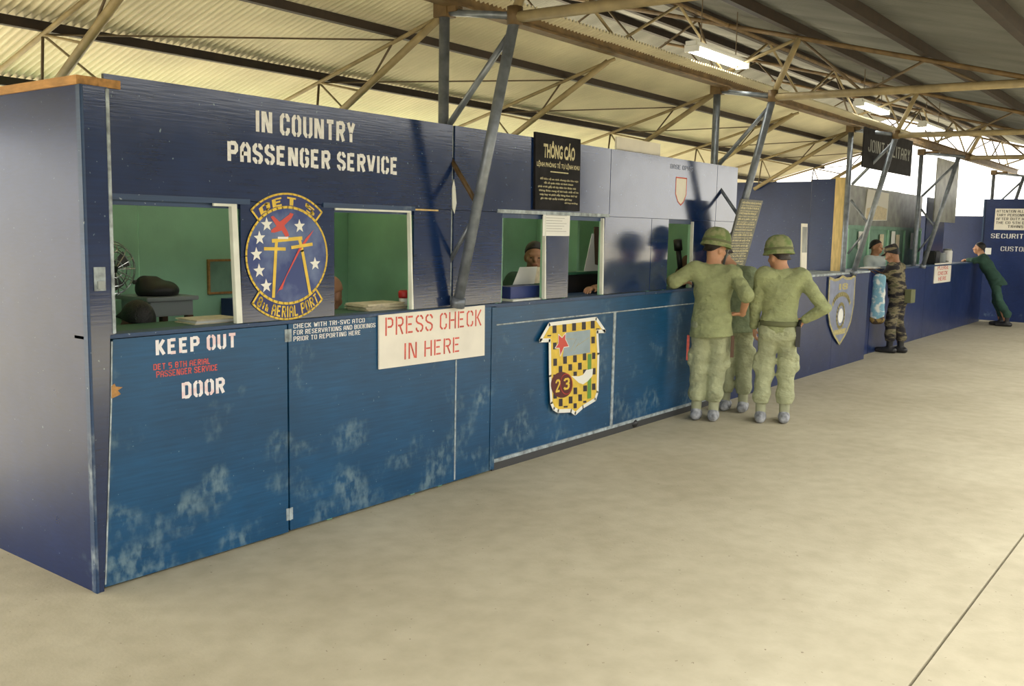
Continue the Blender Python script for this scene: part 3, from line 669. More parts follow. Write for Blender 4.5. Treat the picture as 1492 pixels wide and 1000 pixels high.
# --- grey panel hung up by the fourth column
gp = tag(box('hung_panel', 16.25, 17.85, .30, .32, 2.05, 3.20, 'plywood_grey'), 'tall grey plywood panel hanging from the beam behind the counter', 'panel')
# --- attention notice on the security wall
an = thing('attention_notice', 'white notice with black stencilled lines on the blue security wall', 'notice', (0, 0, 0))
box('board', sx-.012, sx-.001, -.72, .06, 1.95, 2.40, 'sign_white', an)
def anmap(px, pz): return (sx-.0135, -px, pz)
for k, s in enumerate(('ATTENTION ALL MILI-', 'TARY PERSONNEL', 'AFTER DUTY HRS', 'THE CO 5TH DET', 'TRANS')): lettering(s, (-.03, -.03, -.03, -.03, .2)[k], (.68, .60, .60, .62, .5)[k], 2.315-.08*k, 2.37-.08*k, 0, 'letter_black', an, mapf=anmap)
wc_ = tag(box('wall_card', sx-.006, sx-.001, .08, .20, 1.42, 1.56, 'paper'), 'small white card on the edge of the security wall', 'card')
# --- red and white sign at the far counter
rs = thing('counter_card', 'small white sign with red lines hanging on the far counter front', 'sign', (0, 0, 0))
box('card', 15.86, 17.06, .126, .1375, .94, 1.30, 'sign_white', rs)
lettering('PLEASE', 16.05, 16.85, 1.18, 1.26, .1255, 'letter_red', rs); lettering('CHECK', 16.1, 16.8, 1.08, 1.15, .1255, 'letter_red', rs); lettering('HERE', 16.15, 16.75, .98, 1.05, .1255, 'letter_red', rs)
# --- tall strip notice standing on the counter
stn = thing('strip_notice', 'narrow white strip sign standing upright on the crested counter', 'sign', (0, 0, 0))
def slant(x, y, z): return (x-.09*(z-1.275), y, z)
prism('strip', [(9.06, 1.276), (9.24, 1.276), (9.24, 1.90), (9.06, 1.90)], .02, .035, 'sign_white', stn, slant)
prism('grey_block', [(9.07, 1.55), (9.23, 1.55), (9.23, 1.86), (9.07, 1.86)], .0185, .0198, 'plywood_grey', stn, slant)
#PEOPLE_HERE
# ================================================================ PEOPLE
def smin(a, b, k):
    h = np.clip(.5+.5*(b-a)/k, 0, 1); return b*(1-h)+a*h-k*h*(1-h)
class SDF:
    """smooth union of tapered capsules and ellipsoids, turned into one continuous skin (surface nets)"""
    def __init__(s, h): s.h = h; s.p = []
    def cap(s, a, b, r1, r2=None, k=.03, flat=None):
        s.p.append(('c', np.array(a, float), np.array(b, float), r1, r1 if r2 is None else r2, k, flat)); return s
    def ell(s, c, r, k=.02, R=None): s.p.append(('e', np.array(c, float), np.array(r, float), None, None, k, R)); return s
    def build(s, cuts=(), folds=0., fseed=0):
        h = s.h; lo = np.full(3, 9.); hi = np.full(3, -9.); bbs = []
        for t, a, b, r1, r2, k, x in s.p:
            if t == 'c':
                sc = max(1, (x[1] if x else 1)); m_ = max(r1, r2)*sc; l, u = np.minimum(a, b)-m_, np.maximum(a, b)+m_
            else: l, u = a-max(b), a+max(b)
            bbs.append((l, u)); lo = np.minimum(lo, l); hi = np.maximum(hi, u)
        lo -= 3*h; hi += 3*h; n = np.ceil((hi-lo)/h).astype(int)+1
        F = np.full(n, .08)
        for (t, a, b, r1, r2, k, x), (l, u) in zip(s.p, bbs):
            i0 = np.maximum(0, np.floor((l-.07-lo)/h).astype(int)); i1 = np.minimum(n, np.ceil((u+.07-lo)/h).astype(int)+1)
            ax = [lo[d]+h*np.arange(i0[d], i1[d]) for d in range(3)]
            Pq = np.stack(np.meshgrid(*ax, indexing='ij'), -1)
            if t == 'c':
                d = b-a; L2 = max(d@d, 1e-9); tt = np.clip(((Pq-a)@d)/L2, 0, 1)
                q = Pq-(a+tt[..., None]*d); rr = r1+(r2-r1)*tt
                if x:
                    nv, sc = np.array(x[0], float), x[1]; cmp_ = q@nv; q = q+(cmp_*(1/sc-1))[..., None]*nv
                v = np.sqrt((q*q).sum(-1))-rr
            else:
                q = Pq-a
                if x is not None: q = q@x
                v = (np.sqrt(((q/b)**2).sum(-1))-1)*min(b)
            sl = tuple(slice(i0[d], i1[d]) for d in range(3)); F[sl] = smin(F[sl], v, k)
        if folds or cuts:
            X, Y, Z = np.meshgrid(*[lo[d]+h*np.arange(n[d]) for d in range(3)], indexing='ij')
            if folds:
                F = F+folds*(np.sin(31*Z+9*X+6*Y+fseed)*.6*np.sin(13*X+7*Z+fseed*2)+.5*np.sin(47*Z-21*X+17*Y+fseed)+.4*np.sin(24*Y+38*X+11*Z))
            for c in cuts: F = np.maximum(F, c(X, Y, Z))
        ins = F < 0
        c = np.zeros(n-1, int)
        for dx in (0, 1):
            for dy in (0, 1):
                for dz in (0, 1): c += ins[dx:n[0]-1+dx, dy:n[1]-1+dy, dz:n[2]-1+dz]
        act = (c > 0) & (c < 8); idx = np.full(n-1, -1); cells = np.argwhere(act); idx[act] = np.arange(len(cells))
        acc = np.zeros((len(cells), 3)); cnt = np.zeros(len(cells))
        cn = [(i, j, k_) for i in (0, 1) for j in (0, 1) for k_ in (0, 1)]
        for a in cn:
            for d in range(3):
                if a[d]: continue
                b = list(a); b[d] = 1
                fa = F[tuple((cells+a).T)]; fb = F[tuple((cells+b).T)]; m_ = (fa < 0) != (fb < 0)
                t = np.where(m_, fa/np.where(m_, fa-fb, 1), 0); pt = np.array(a, float)[None].repeat(len(cells), 0); pt[:, d] = t
                acc[m_] += pt[m_]; cnt[m_] += 1
        V = lo+h*(cells+acc/cnt[:, None]); faces = []
        for d in range(3):
            e, f = (d+1) % 3, (d+2) % 3
            sa = [slice(None)]*3; sb = [slice(None)]*3; sa[d] = slice(0, -1); sb[d] = slice(1, None)
            ia, ib = ins[tuple(sa)], ins[tuple(sb)]
            for flip, mk in ((False, ia & ~ib), (True, ~ia & ib)):
                q = np.argwhere(mk); q = q[(q[:, e] > 0) & (q[:, f] > 0) & (q[:, e] < n[e]-1) & (q[:, f] < n[f]-1)]
                def at(oe, of):
                    r = q.copy(); r[:, e] -= oe; r[:, f] -= of; return idx[tuple(r.T)]
                Q = np.stack([at(1, 1), at(0, 1), at(0, 0), at(1, 0)], 1)
                faces.append(Q[:, ::-1] if flip else Q)
        return V, np.concatenate(faces)
def sdf_mesh(name, s, mt, parent, **kw):
    V, Fc = s.build(**kw)
    return mesh(name, V.tolist(), Fc.tolist(), mt, parent, True)
def vn(v): v = np.array(v, float); return v/np.linalg.norm(v)

def person(label, loc, rotz, J, shirt='fatigue', trousers='fatigue_trouser', skin='skin', hair='hair_brown', helmet=False, cap=None, sleeve=.0, hem=.80, tuck=False, boots='jungle', hseed=0, group=None, cat='person', face=False, h=.008, legs=True, sh_r=1.):
    t = thing('person', label, cat, loc, rotz, group)
    J = {k: (np.array(v, float) if not np.isscalar(v) else v) for k, v in J.items()}
    pel, ch, nk, hd = J['pelvis'], J['chest'], J['neck'], J['head']
    hy, hp = J.get('hyaw', 0.), J.get('hpitch', 0.)
    Rh = np.array((Matrix.Rotation(hy, 3, 'Z') @ Matrix.Rotation(hp, 3, 'X')))
    H = lambda *q: hd+Rh@np.array(q)
    side = vn(J['Rsh']-J['Lsh']); up = vn(nk-pel); fwd = vn(np.cross(up, side))
    # ---- body
    b = SDF(h)
    b.ell(H(0, -.012, .03), (.076, .096, .086), .02, Rh); b.ell(H(0, .02, -.03), (.061, .074, .083), .03, Rh); b.ell(H(0, .036, -.075), (.044, .046, .036), .03, Rh)
    b.cap(H(0, .088, .002), H(0, .110, -.026), .009, .014, .012); b.cap(H(-.036, .080, .020), H(.036, .080, .020), .011, .011, .015)
    b.cap(H(-.016, .090, -.060), H(.016, .090, -.060), .009, .009, .012)
    for q in (-1, 1): b.ell(H(.077*q, -.008, -.012), (.012, .022, .034), .012, Rh); b.ell(H(.044*q, .06, -.025), (.024, .026, .022), .02, Rh)
    b.cap(H(0, -.025, -.06), nk, .056, .062, .03); b.cap(nk, ch, .07, .12, .05, (fwd, .8)); b.cap(ch, pel, .125, .125, .05, (fwd, .75))
    for s_ in 'LR':
        sh_, el, wr = J[s_+'sh'], J[s_+'el'], J[s_+'wr']
        b.cap(nk+(ch-nk)*.2, sh_, .055, .05, .04); b.cap(sh_, el, .046, .040, .03); b.cap(el, wr, .042, .027, .03)
        # hand: palm, four fingers with knuckle bends, thumb from the side
        d = vn(J[s_+'hd']); nrm = vn(J[s_+'hn']-d*(J[s_+'hn']@d)); lat = np.cross(d, nrm)*(1 if s_ == 'R' else -1); cu = J.get(s_+'curl', .35)
        pc = wr+d*.05; b.cap(wr, wr+d*.085, .026, .034, .02, (nrm, .55))
        for i, (o, L) in enumerate(((-.030, .070), (-.010, .082), (.011, .076), (.031, .060))):
            k0 = wr+d*.088+lat*(-o); d1 = d*math.cos(cu)+nrm*math.sin(cu); d2 = d*math.cos(2.2*cu)+nrm*math.sin(2.2*cu)
            b.cap(k0, k0+d1*L*.52, .0098, .009, .006); b.cap(k0+d1*L*.52, k0+d1*L*.52+d2*L*.48, .009, .0078, .004)
        k0 = wr+d*.03+lat*.028; k1 = k0+lat*.026+d*.032+nrm*.01; b.cap(k0, k1, .0125, .011, .01); b.cap(k1, k1+d*.032+nrm*.012, .0105, .009, .005)
        if legs:
            b.cap(J[s_+'hip'], J[s_+'kn'], .075, .052, .04); b.cap(J[s_+'kn'], J[s_+'an'], .052, .038, .03)
    sdf_mesh('body', b, skin, t)
    # ---- head: hair, eyes, mouth, headgear
    def hcut(X, Y, Z):
        x, y, z = [(X-hd[0])*Rh[0, i]+(Y-hd[1])*Rh[1, i]+(Z-hd[2])*Rh[2, i] for i in range(3)]
        return np.minimum(-(z-(.028+.62*y)), 1)*.8
    hs = SDF(.007); hs.ell(H(0, -.016, .038), (.084, .104, .092), .02, Rh); hs.cap(H(-.05, -.075, -.03), H(.05, -.075, -.03), .030, .030, .03)
    sdf_mesh('hair', hs, hair, t, cuts=(hcut,), folds=.0015)
    if face:
        for q in (-1, 1):
            e = SDF(.004); e.ell(H(.031*q, .0845, -.004), (.014, .008, .006), .005, Rh); sdf_mesh('eye', e, 'eye', t)
            e = SDF(.004); e.cap(H(.014*q, .091, .020), H(.048*q, .080, .022), .0045, .004); sdf_mesh('eyebrow', e, hair, t)
        e = SDF(.004); e.cap(H(-.020, .096, -.061), H(.020, .096, -.061), .006, .006); sdf_mesh('mouth', e, 'lips', t)
    R4 = Matrix([list(r) for r in Rh]).to_4x4()
    if helmet:
        prof = [(.0, .165), (.05, .160), (.09, .140), (.118, .105), (.131, .06), (.135, .015), (.146, -.010), (.150, -.016), (.146, -.022), (.128, -.012), (.124, .05), (.08, .12), (.0, .145)]
        hm = MB().lathe(prof, n=32, sx=.92, sy=1.06).build('helmet', 'helmet_cover', t, True)
        hm.matrix_local = Matrix.Translation(Vector(H(0, -.004, .045))) @ R4
        bd = MB().lathe([(.1345, .018), (.137, .020), (.1365, .040), (.1335, .041)], n=32, sx=.925, sy=1.065).build('helmet_band', 'webbing', hm, True)
    if cap:
        cp = MB().lathe([(.0, .095), (.07, .092), (.088, .080), (.096, .02), (.094, .0), (.090, .0), (.088, .06), (.0, .085)], n=24, sx=.95, sy=1.12).build('cap', cap, t, True)
        cp.matrix_local = Matrix.Translation(Vector(H(0, -.01, .055))) @ R4
        MB().add([(-.07, .07, .0), (.07, .07, .0), (.055, .155, -.022), (-.055, .155, -.022), (-.07, .07, .008), (.07, .07, .008), (.055, .155, -.014), (-.055, .155, -.014)], BOXF).build('cap_peak', cap, cp)
    # ---- shirt
    s = SDF(.010)
    wst = pel+(ch-pel)*.1; w2 = J.get('waist', .165)
    s.cap(ch+up*.10, ch, .150*sh_r, .165*sh_r, .05, (fwd, .70)); s.cap(ch, wst, .165*sh_r, w2, .05, (fwd, .72))
    s.cap(wst, pel-up*.12, w2, w2*(1.04 if tuck else 1.17), .05, (fwd, .82)); s.cap(nk-up*.012, ch+up*.05, .066, .11, .04)
    for s_ in 'LR':
        sh_, el, wr = J[s_+'sh'], J[s_+'el'], J[s_+'wr']
        s.cap(nk-up*.03, sh_, .060, .066, .05); s.cap(sh_-side*(.02 if s_ == 'R' else -.02), ch-up*.02, .085, .11, .05)
        if sleeve <= 0: s.cap(sh_, sh_+(el-sh_)*(1+sleeve), .070, .066, .03)
        else: s.cap(sh_, el, .070, .058, .03); s.cap(el, el+(wr-el)*sleeve, .058, .046, .02)
    hz = pel[2] if tuck else hem
    c_ = SDF(.008); c_.cap(nk-up*.01, nk+up*.022, .074, .066, .02); sdf_mesh('collar', c_, shirt, t)
    if -.2 < sleeve <= 0:
        for s_ in 'LR':
            a_, e_ = J[s_+'sh'], J[s_+'el']; d_ = e_-a_; c_ = SDF(.008); c_.cap(a_+d_*(.90+sleeve), a_+d_*(1.02+sleeve), .071, .071, .02); sdf_mesh('rolled_cuff', c_, shirt, t)
    sdf_mesh('shirt', s, shirt, t, cuts=(lambda X, Y, Z: hz-Z+.03*np.sin(7*X)*(0 if tuck else .4),), folds=.0055, fseed=hseed)
    if legs:
        q = SDF(.010)
        q.cap(pel+up*.06, pel-up*.03, .142, .145, .04, (fwd, .78))
        for s_ in 'LR':
            hp_, kn, an_ = J[s_+'hip'], J[s_+'kn'], J[s_+'an']
            q.cap(hp_, kn, .094, .080, .04); q.cap(kn, an_+np.array((0, 0, .17)), .080, .076, .03); q.cap(an_+np.array((0, 0, .17)), an_+np.array((0, 0, .09)), .078, .066, .03)
            q.cap(hp_+(kn-hp_)*.62+side*(.07 if s_ == 'R' else -.07), hp_+(kn-hp_)*.86+side*(.075 if s_ == 'R' else -.075), .045, .045, .02)
        q.cap(J['Lhip']-fwd*.045, J['Rhip']-fwd*.045, .085, .085, .05)
        an0 = min(J['Lan'][2], J['Ran'][2])
        sdf_mesh('trousers', q, trousers, t, cuts=(lambda X, Y, Z: an0+.10-Z,), folds=.0055, fseed=hseed+1.7)
        for s_ in 'LR':
            an_ = J[s_+'an']; fd = vn(J.get(s_+'ft', fwd*np.array((1, 1, 0))))
            f0 = SDF(.007); z0 = np.array((0, 0, 1.)); fz = an_-z0*an_[2]
            f0.cap(fz-fd*.065+z0*.044, fz+fd*.03+z0*.048, .044, .047, .03); f0.cap(fz+fd*.03+z0*.048, fz+fd*.18+z0*.040, .050, .040, .03); f0.cap(fz-fd*.03+z0*.05, an_+z0*.02, .042, .044, .03)
            bo = sdf_mesh('boot', f0, 'boot_leather' if boots == 'jungle' else 'boot_black', t, cuts=(lambda X, Y, Z: .004-Z,))
            f1 = SDF(.009); f1.cap(an_+z0*.005, an_+z0*.16, .047, .052); sdf_mesh('boot_shaft', f1, 'boot_canvas' if boots == 'jungle' else 'boot_black', bo)
    return t
def stand(px=0., lean=0., hipw=.085, foot=((-.09, 0), (.09, 0)), pelz=.94, H_=1.72, dz=0.):
    """default joints of a standing man, local frame: x right, y forward"""
    k = H_/1.72
    J = dict(pelvis=(px, 0, pelz*k), chest=(px, .02+lean*.35, 1.24*k), neck=(px, .01+lean*.62, 1.44*k), head=(px, .03+lean*.78, 1.605*k))
    for s_, q, f in (('L', -1, foot[0]), ('R', 1, foot[1])):
        J[s_+'hip'] = (px+q*hipw, 0, .88*k); J[s_+'an'] = (f[0], f[1], .085); J[s_+'kn'] = ((f[0]+px+q*hipw)/2, f[1]/2+.03, .49*k)
        J[s_+'sh'] = (px+q*.175, .0+lean*.58, 1.385*k); J[s_+'el'] = (px+q*.25, -.02+lean*.4, 1.10*k); J[s_+'wr'] = (px+q*.25, .05+lean*.3, .86*k)
        J[s_+'hd'] = (0, .15, -1); J[s_+'hn'] = (-q, .2, 0)
    return J
def face_view(x, y): return math.atan2(y-CAM.y, x-CAM.x)-math.pi/2

# soldier leaning his forearm on the counter (rolled sleeves, helmet)
g = W(1027, 612, 2, 0); rz = face_view(g.x, g.y)
J = stand(.02, .06, foot=((-.085, .02), (.075, 0)), H_=1.715)
J.update(Lsh=(-.165, .03, 1.415), Rsh=(.205, .0, 1.385), Lel=(-.345, -.02, 1.305), Lwr=(-.26, .21, 1.290), Lhd=(.25, 1, 0), Lhn=(0, 0, -1), Rel=(.325, -.17, 1.20), Rwr=(.300, .015, 1.02), Rhd=(-1, .25, -.05), Rhn=(0, -.3, -1), Rcurl=.15, Lcurl=.2,
         head=(.03, .09, 1.615), neck=(.02, .045, 1.44), hyaw=math.radians(-48), hpitch=math.radians(-10), waist=.172)
p1 = person('soldier in green fatigues and helmet leaning a forearm on the counter by the small window', (g.x, g.y, 0), rz, J, helmet=True, sleeve=-.05, hem=.80, hseed=.4, h=.007, group='soldiers standing at the counter')
bt = MB().box(-.20, -.176, .02, .06, .56, .80).build('red_tag', 'letter_red', p1); MB().box(.205, .235, -.08, -.03, .62, .82).build('knife_sheath', 'brown', p1)
# bareheaded soldier half hidden behind him
g = W(1071, 599, 2, 0); rz = face_view(g.x, g.y)
J = stand(-.03, .12, foot=((-.10, .02), (.07, -.02)), H_=1.66)
J.update(Lsh=(-.20, .09, 1.37), Rsh=(.085, .05, 1.36), Lel=(-.27, .12, 1.12), Lwr=(-.20, .30, 1.06), Lhd=(.5, 1, 0), Lhn=(0, 0, -1), Rel=(.16, .06, 1.10), Rwr=(.02, .22, 1.02), Rhd=(-.7, .6, 0), Rhn=(0, -.2, -1), head=(-.20, .10, 1.575), neck=(-.11, .075, 1.415), hyaw=math.radians(30), hpitch=math.radians(-15), chest=(-.05, .06, 1.2))
person('soldier in green fatigues half hidden behind the one leaning on the counter', (g.x, g.y, 0), rz, J, shirt='fatigue_dull', sleeve=.9, hem=.80, hseed=2.2, group='soldiers standing at the counter')
# soldier with hand on hip
g = W(1124, 616, 2, 0); rz = face_view(g.x, g.y)
J = stand(.02, .0, foot=((-.105, .0), (.11, .05)), H_=1.67, hipw=.085)
J.update(Lsh=(-.145, 0, 1.375), Rsh=(.205, .0, 1.375), Lel=(-.20, .02, 1.10), Lwr=(-.205, .09, .90), Lhd=(.1, .25, -1), Lhn=(1, 0, 0), Rel=(.41, -.06, 1.105), Rwr=(.245, .0, .985), Rhd=(-.9, .3, -.35), Rhn=(-.2, .9, -.3), Rcurl=.5, head=(-.015, .05, 1.555), neck=(.02, .015, 1.41), hyaw=math.radians(38), hpitch=math.radians(-6), waist=.155)
p3 = person('soldier in green fatigues and helmet standing with his right hand on his hip', (g.x, g.y, 0), rz, J, helmet=True, sleeve=.92, hem=.86, hseed=1.1, h=.007, group='soldiers standing at the counter')
bl = MB().lathe([(.160, -.024), (.176, -.02), (.176, .022), (.160, .024)], (.022, 0, .945), 28, 1.0, .86).build('belt', 'webbing', p3, True)
MB().box(.175, .215, -.10, -.02, .74, .93).tube((.195, -.06, .93), (.205, -.09, .985), .016, 8).build('holster', 'black', p3); MB().box(-.165, -.12, -.03, .06, .84, .95).build('belt_pouch', 'webbing', p3)
# camouflaged soldier holding a bag, seen from his left side
g = Vector((12.72, -.13, 0)); rz = face_view(g.x, g.y)+math.radians(72)
J = stand(0, .10, foot=((-.08, .05), (.08, -.06)), H_=1.60)
J.update(Lel=(-.22, .22, 1.10), Lwr=(-.15, .40, 1.235), Lhd=(.2, 1, .1), Lhn=(0, 0, -1), Rel=(.24, .20, 1.08), Rwr=(.15, .36, 1.24), Rhd=(-.2, 1, .05), Rhn=(0, 0, -1), hpitch=math.radians(-24), head=(0, .13, 1.49))
p4 = person('small soldier in tiger striped camouflage and cap writing at the far counter', (g.x, g.y, 0), rz, J, shirt='tiger', trousers='tiger', skin='skin_tan', hair='hair', cap='tiger', sleeve=.7, hem=.84, boots='black', hseed=3.3)
MB().lathe([(.150, -.025), (.162, -.02), (.162, .025), (.150, .025)], (0, 0, .91), 24, 1., .80).build('belt', 'webbing', p4, True); MB().box(-.10, .10, -.22, -.13, .78, .98).build('canteen_pouch', 'webbing', p4)
# man in dark green flight clothes leaning on the last counter
g = Vector((19.05, -.40, 0)); rz = face_view(g.x, g.y)+math.radians(80)
J = stand(0, .5, foot=((-.10, -.16), (.10, -.02)), H_=1.70)
J.update(pelvis=(0, .12, .93), Lhip=(-.095, .12, .88), Rhip=(.095, .12, .88), Lkn=(-.10, .0, .49), Rkn=(.10, .09, .49), chest=(0, .30, 1.20), neck=(0, .40, 1.40), head=(0, .47, 1.56), Lsh=(-.17, .38, 1.34), Rsh=(.17, .38, 1.34), Lel=(-.22, .50, 1.31), Rel=(.22, .50, 1.31), Lwr=(-.05, .66, 1.315), Rwr=(.08, .68, 1.315), Lhd=(.8, .6, 0), Lhn=(0, 0, -1), Rhd=(-.8, .6, 0), Rhn=(0, 0, -1), hyaw=0, hpitch=math.radians(5))
person('dark haired man in dark green clothes leaning on the counter beside the security wall', (g.x, g.y, 0), rz, J, shirt='flight_green', trousers='flight_green', hair='hair', sleeve=.9, hem=.84, boots='black', hseed=4.1)
# clerk looking out of the window with the paper notice
def seated(label, hx, hy, hz, rot, shirt, skin, hair, pitch=0., yaw=0., arms=None, face=True, sleeve=.9, leanf=.10):
    """clerk on a stool behind the counter; hx, hy, hz = head centre"""
    c, s_ = math.cos(rot), math.sin(rot)
    ly = leanf; ox, oy = hx+ly*s_, hy-ly*c
    J = dict(head=(0, ly, hz), neck=(0, ly-.03, hz-.17), chest=(0, ly*.5, hz-.40), pelvis=(0, -.04, hz-.70), Lhip=(-.10, 0, hz-.74), Rhip=(.10, 0, hz-.74), Lkn=(-.12, .34, hz-.72), Rkn=(.12, .34, hz-.72), Lan=(-.12, .36, .09), Ran=(.12, .36, .09),
             Lsh=(-.175, ly*.7, hz-.22), Rsh=(.175, ly*.7, hz-.22), Lel=(-.24, .10, hz-.44), Rel=(.24, .10, hz-.44), Lwr=(-.10, .30, hz-.36), Rwr=(.10, .30, hz-.36), Lhd=(.3, 1, 0), Rhd=(-.3, 1, 0), Lhn=(0, 0, -1), Rhn=(0, 0, -1), hyaw=yaw, hpitch=pitch)
    if arms: J.update(arms)
    return person(label, (ox, oy, 0), rot, J, shirt=shirt, trousers='dark_cloth', skin=skin, hair=hair, sleeve=sleeve, hem=hz-.80, boots='black', face=face, hseed=hz*7, h=.007)
q = W(779, 374, 1, .5)
seated('clerk with short black hair looking out of the window beside the typed sheet', q.x, .5, q.z, math.radians(150), 'clerk_green', 'skin_tan', 'hair', yaw=math.radians(-22), pitch=math.radians(-3), leanf=.12,
       arms=dict(Lel=(-.26, .14, 1.13), Rel=(.26, .14, 1.13), Lwr=(-.12, .30, 1.14), Rwr=(.12, .30, 1.14)))
q = W(200, 468, 1, .52)
seated('dark haired man bowing his head behind the first window', q.x, .52, q.z-.02, math.radians(185), 'dark_cloth', 'skin_dark', 'hair', pitch=math.radians(-42), face=False, leanf=.16)
q = W(480, 430, 1, .62)
seated('clerk mostly hidden behind the crest, forehead showing in the second window', q.x, .62, q.z, math.radians(-75), 'clerk_green', 'skin_tan', 'skin_tan', pitch=math.radians(-25), face=False, leanf=.06)
seated('clerk hidden behind the pier with bare forearms resting on the counter ledge', 5.32, .42, 1.54, math.radians(138), 'dark_cloth', 'skin', 'hair', face=False, sleeve=-.1,
       arms=dict(Lel=(-.06, .36, 1.275), Rel=(.10, .42, 1.275), Lwr=(.13, .56, 1.272), Rwr=(.33, .68, 1.272), Lhd=(.9, 1, 0), Rhd=(.8, 1, 0)))
q = W(1277, 362, 1, .66)
seated('clerk in a pale shirt behind the far counter', q.x, .66, q.z+.02, math.radians(165), 'shirt_white', 'skin_tan', 'hair', face=True, leanf=.08)

# ================================================================ THINGS INSIDE THE BOOTHS
dk = thing('inner_desk', 'dark green desk shelf running behind the first two windows', 'desk', (0, 0, 0))
box('desk_top', .06, 2.90, .105, .42, 1.205, 1.228, 'green_dark', dk, .003)
for x_ in (.1, 1.45, 2.8): box('leg', x_, x_+.05, .33, .38, 0, 1.205, 'green_dark', dk)
box('apron', .06, 2.90, .40, .418, 1.09, 1.205, 'green_dark', dk)
# fan
fn = thing('desk_fan', 'wire cage fan on a tall dark stand in the corner behind the first window', 'fan', (.70, 1.02, 0))
MB().lathe([(.0, 0), (.17, 0), (.17, .02), (.03, .05), (.022, 1.30), (.0, 1.30)], n=16).build('stand', 'dark_grey', fn, True)
cg = MB()
for r_, y_ in ((.05, -.075), (.10, -.07), (.145, -.045), (.165, 0), (.145, .045)): cg.path([(r_*math.cos(a*math.pi/14), y_, 1.49+r_*math.sin(a*math.pi/14)) for a in range(29)], .0035, 5)
for a in range(14):
    t_ = a*2*math.pi/14; cg.path([(r_*math.cos(t_), y_, 1.49+r_*math.sin(t_)) for r_, y_ in ((.02, -.078), (.10, -.07), (.145, -.045), (.165, 0), (.145, .045), (.06, .07))], .003, 5)
cg.build('wire_cage', 'chrome', fn)
bl_ = MB()
for a in range(4):
    t_ = a*math.pi/2+.4; d1 = Vector((math.cos(t_), 0, math.sin(t_))); d2 = Vector((-math.sin(t_), 0, math.cos(t_))); c0 = Vector((0, -.01, 1.49))
    v = [c0+d1*.03+d2*.02, c0+d1*.13+d2*.055+Vector((0, .015, 0)), c0+d1*.13-d2*.035-Vector((0, .015, 0)), c0+d1*.03-d2*.02]; w_ = [q_+Vector((0, .003, 0)) for q_ in v]
    bl_.add(v+w_, BOXF)
bl_.build('blades', 'dark_grey', fn); MB().tube((0, -.02, 1.49), (0, .14, 1.49), .05, 14, .035).build('motor', 'black', fn, True); MB().tube((0, .05, 1.28), (0, .06, 1.47), .014, 8).build('neck', 'dark_grey', fn, True)
# typewriter stand and covered machine
ts = thing('machine_stand', 'grey metal stand carrying a covered machine behind the first window', 'stand', (0, 0, 0))
box('top', .92, 1.28, .98, 1.34, 1.285, 1.31, 'grey_metal', ts, .004); box('drawer_unit', .95, 1.25, 1.0, 1.32, 1.19, 1.285, 'grey_metal', ts, .004)
for x_ in (.95, 1.21):
    for y_ in (1.0, 1.28): box('leg', x_, x_+.04, y_, y_+.04, 0, 1.19, 'brown', ts)
tw = thing('covered_typewriter', 'black covered typewriter on the grey stand', 'typewriter', (1.08, 1.15, 1.31))
cv = SDF(.008); cv.cap((-.05, 0, .03), (.09, 0, .03), .055, .05, .03); cv.cap((-.06, .02, .075), (.01, .02, .075), .05, .045, .03); cv.ell((.02, 0, .03), (.13, .12, .06), .03)
sdf_mesh('cover', cv, 'black', tw, cuts=(lambda X, Y, Z: .001-Z,)); MB().tube((-.12, .04, .085), (.06, .04, .085), .014, 10).build('platen', 'dark_grey', tw)
# frame on the back wall
fr = thing('framed_sheet', 'wooden framed pale sheet on the green back wall', 'frame', (0, 0, 0))
box('sheet', 1.715, 2.06, 1.488, 1.495, 1.285, 1.50, 'green_pale', fr)
for a in ((1.70, 2.075, 1.50, 1.515), (1.70, 2.075, 1.27, 1.285), (1.70, 1.715, 1.285, 1.50), (2.06, 2.075, 1.285, 1.50)): box('frame_bar', a[0], a[1], 1.48, 1.497, a[2], a[3], 'wood', fr)
cb = thing('blue_cabinet', 'small blue cabinet below the framed sheet', 'cabinet', (0, 0, 0))
box('body', 1.80, 2.10, 1.22, 1.48, 0, 1.24, 'blue_box', cb); box('door', 1.81, 2.09, 1.21, 1.22, .1, 1.22, 'blue_box', cb); MB().tube((1.85, 1.20, .8), (1.85, 1.21, .8), .012, 8).build('knob', 'chrome', cb)
# paper piles
def pile(label, x0, x1, y0, y1, z, n, mt='paper'):
    t = thing('paper_pile', label, 'papers', ((x0+x1)/2, (y0+y1)/2, z))
    for k in range(n):
        a = random.uniform(-.12, .12); o = box('sheet', -(x1-x0)/2, (x1-x0)/2, -(y1-y0)/2, (y1-y0)/2, 0, .006, mt if k % 3 else 'paper_cream', t); o.location = (random.uniform(-.015, .015), random.uniform(-.01, .01), .0065*k); o.rotation_euler = (0, 0, a)
    return t
pile('loose pile of papers on the desk shelf in the first window', .70, .98, .14, .34, 1.2285, 4)
pile('thick stack of cream papers on the desk shelf in the second window', 1.93, 2.28, .14, .34, 1.2285, 7, 'paper_cream')
cn_ = thing('red_cap_can', 'small white can with a red top on the desk shelf in the second window', 'can', (2.39, .26, 1.2285))
MB().lathe([(0, 0), (.035, 0), (.037, .004), (.037, .06), (0, .06)], n=18).build('can', 'paper', cn_, True); MB().lathe([(0, .06), (.039, .06), (.042, .075), (.042, .10), (.034, .112), (0, .112)], n=18).build('red_top', 'red', cn_, True)
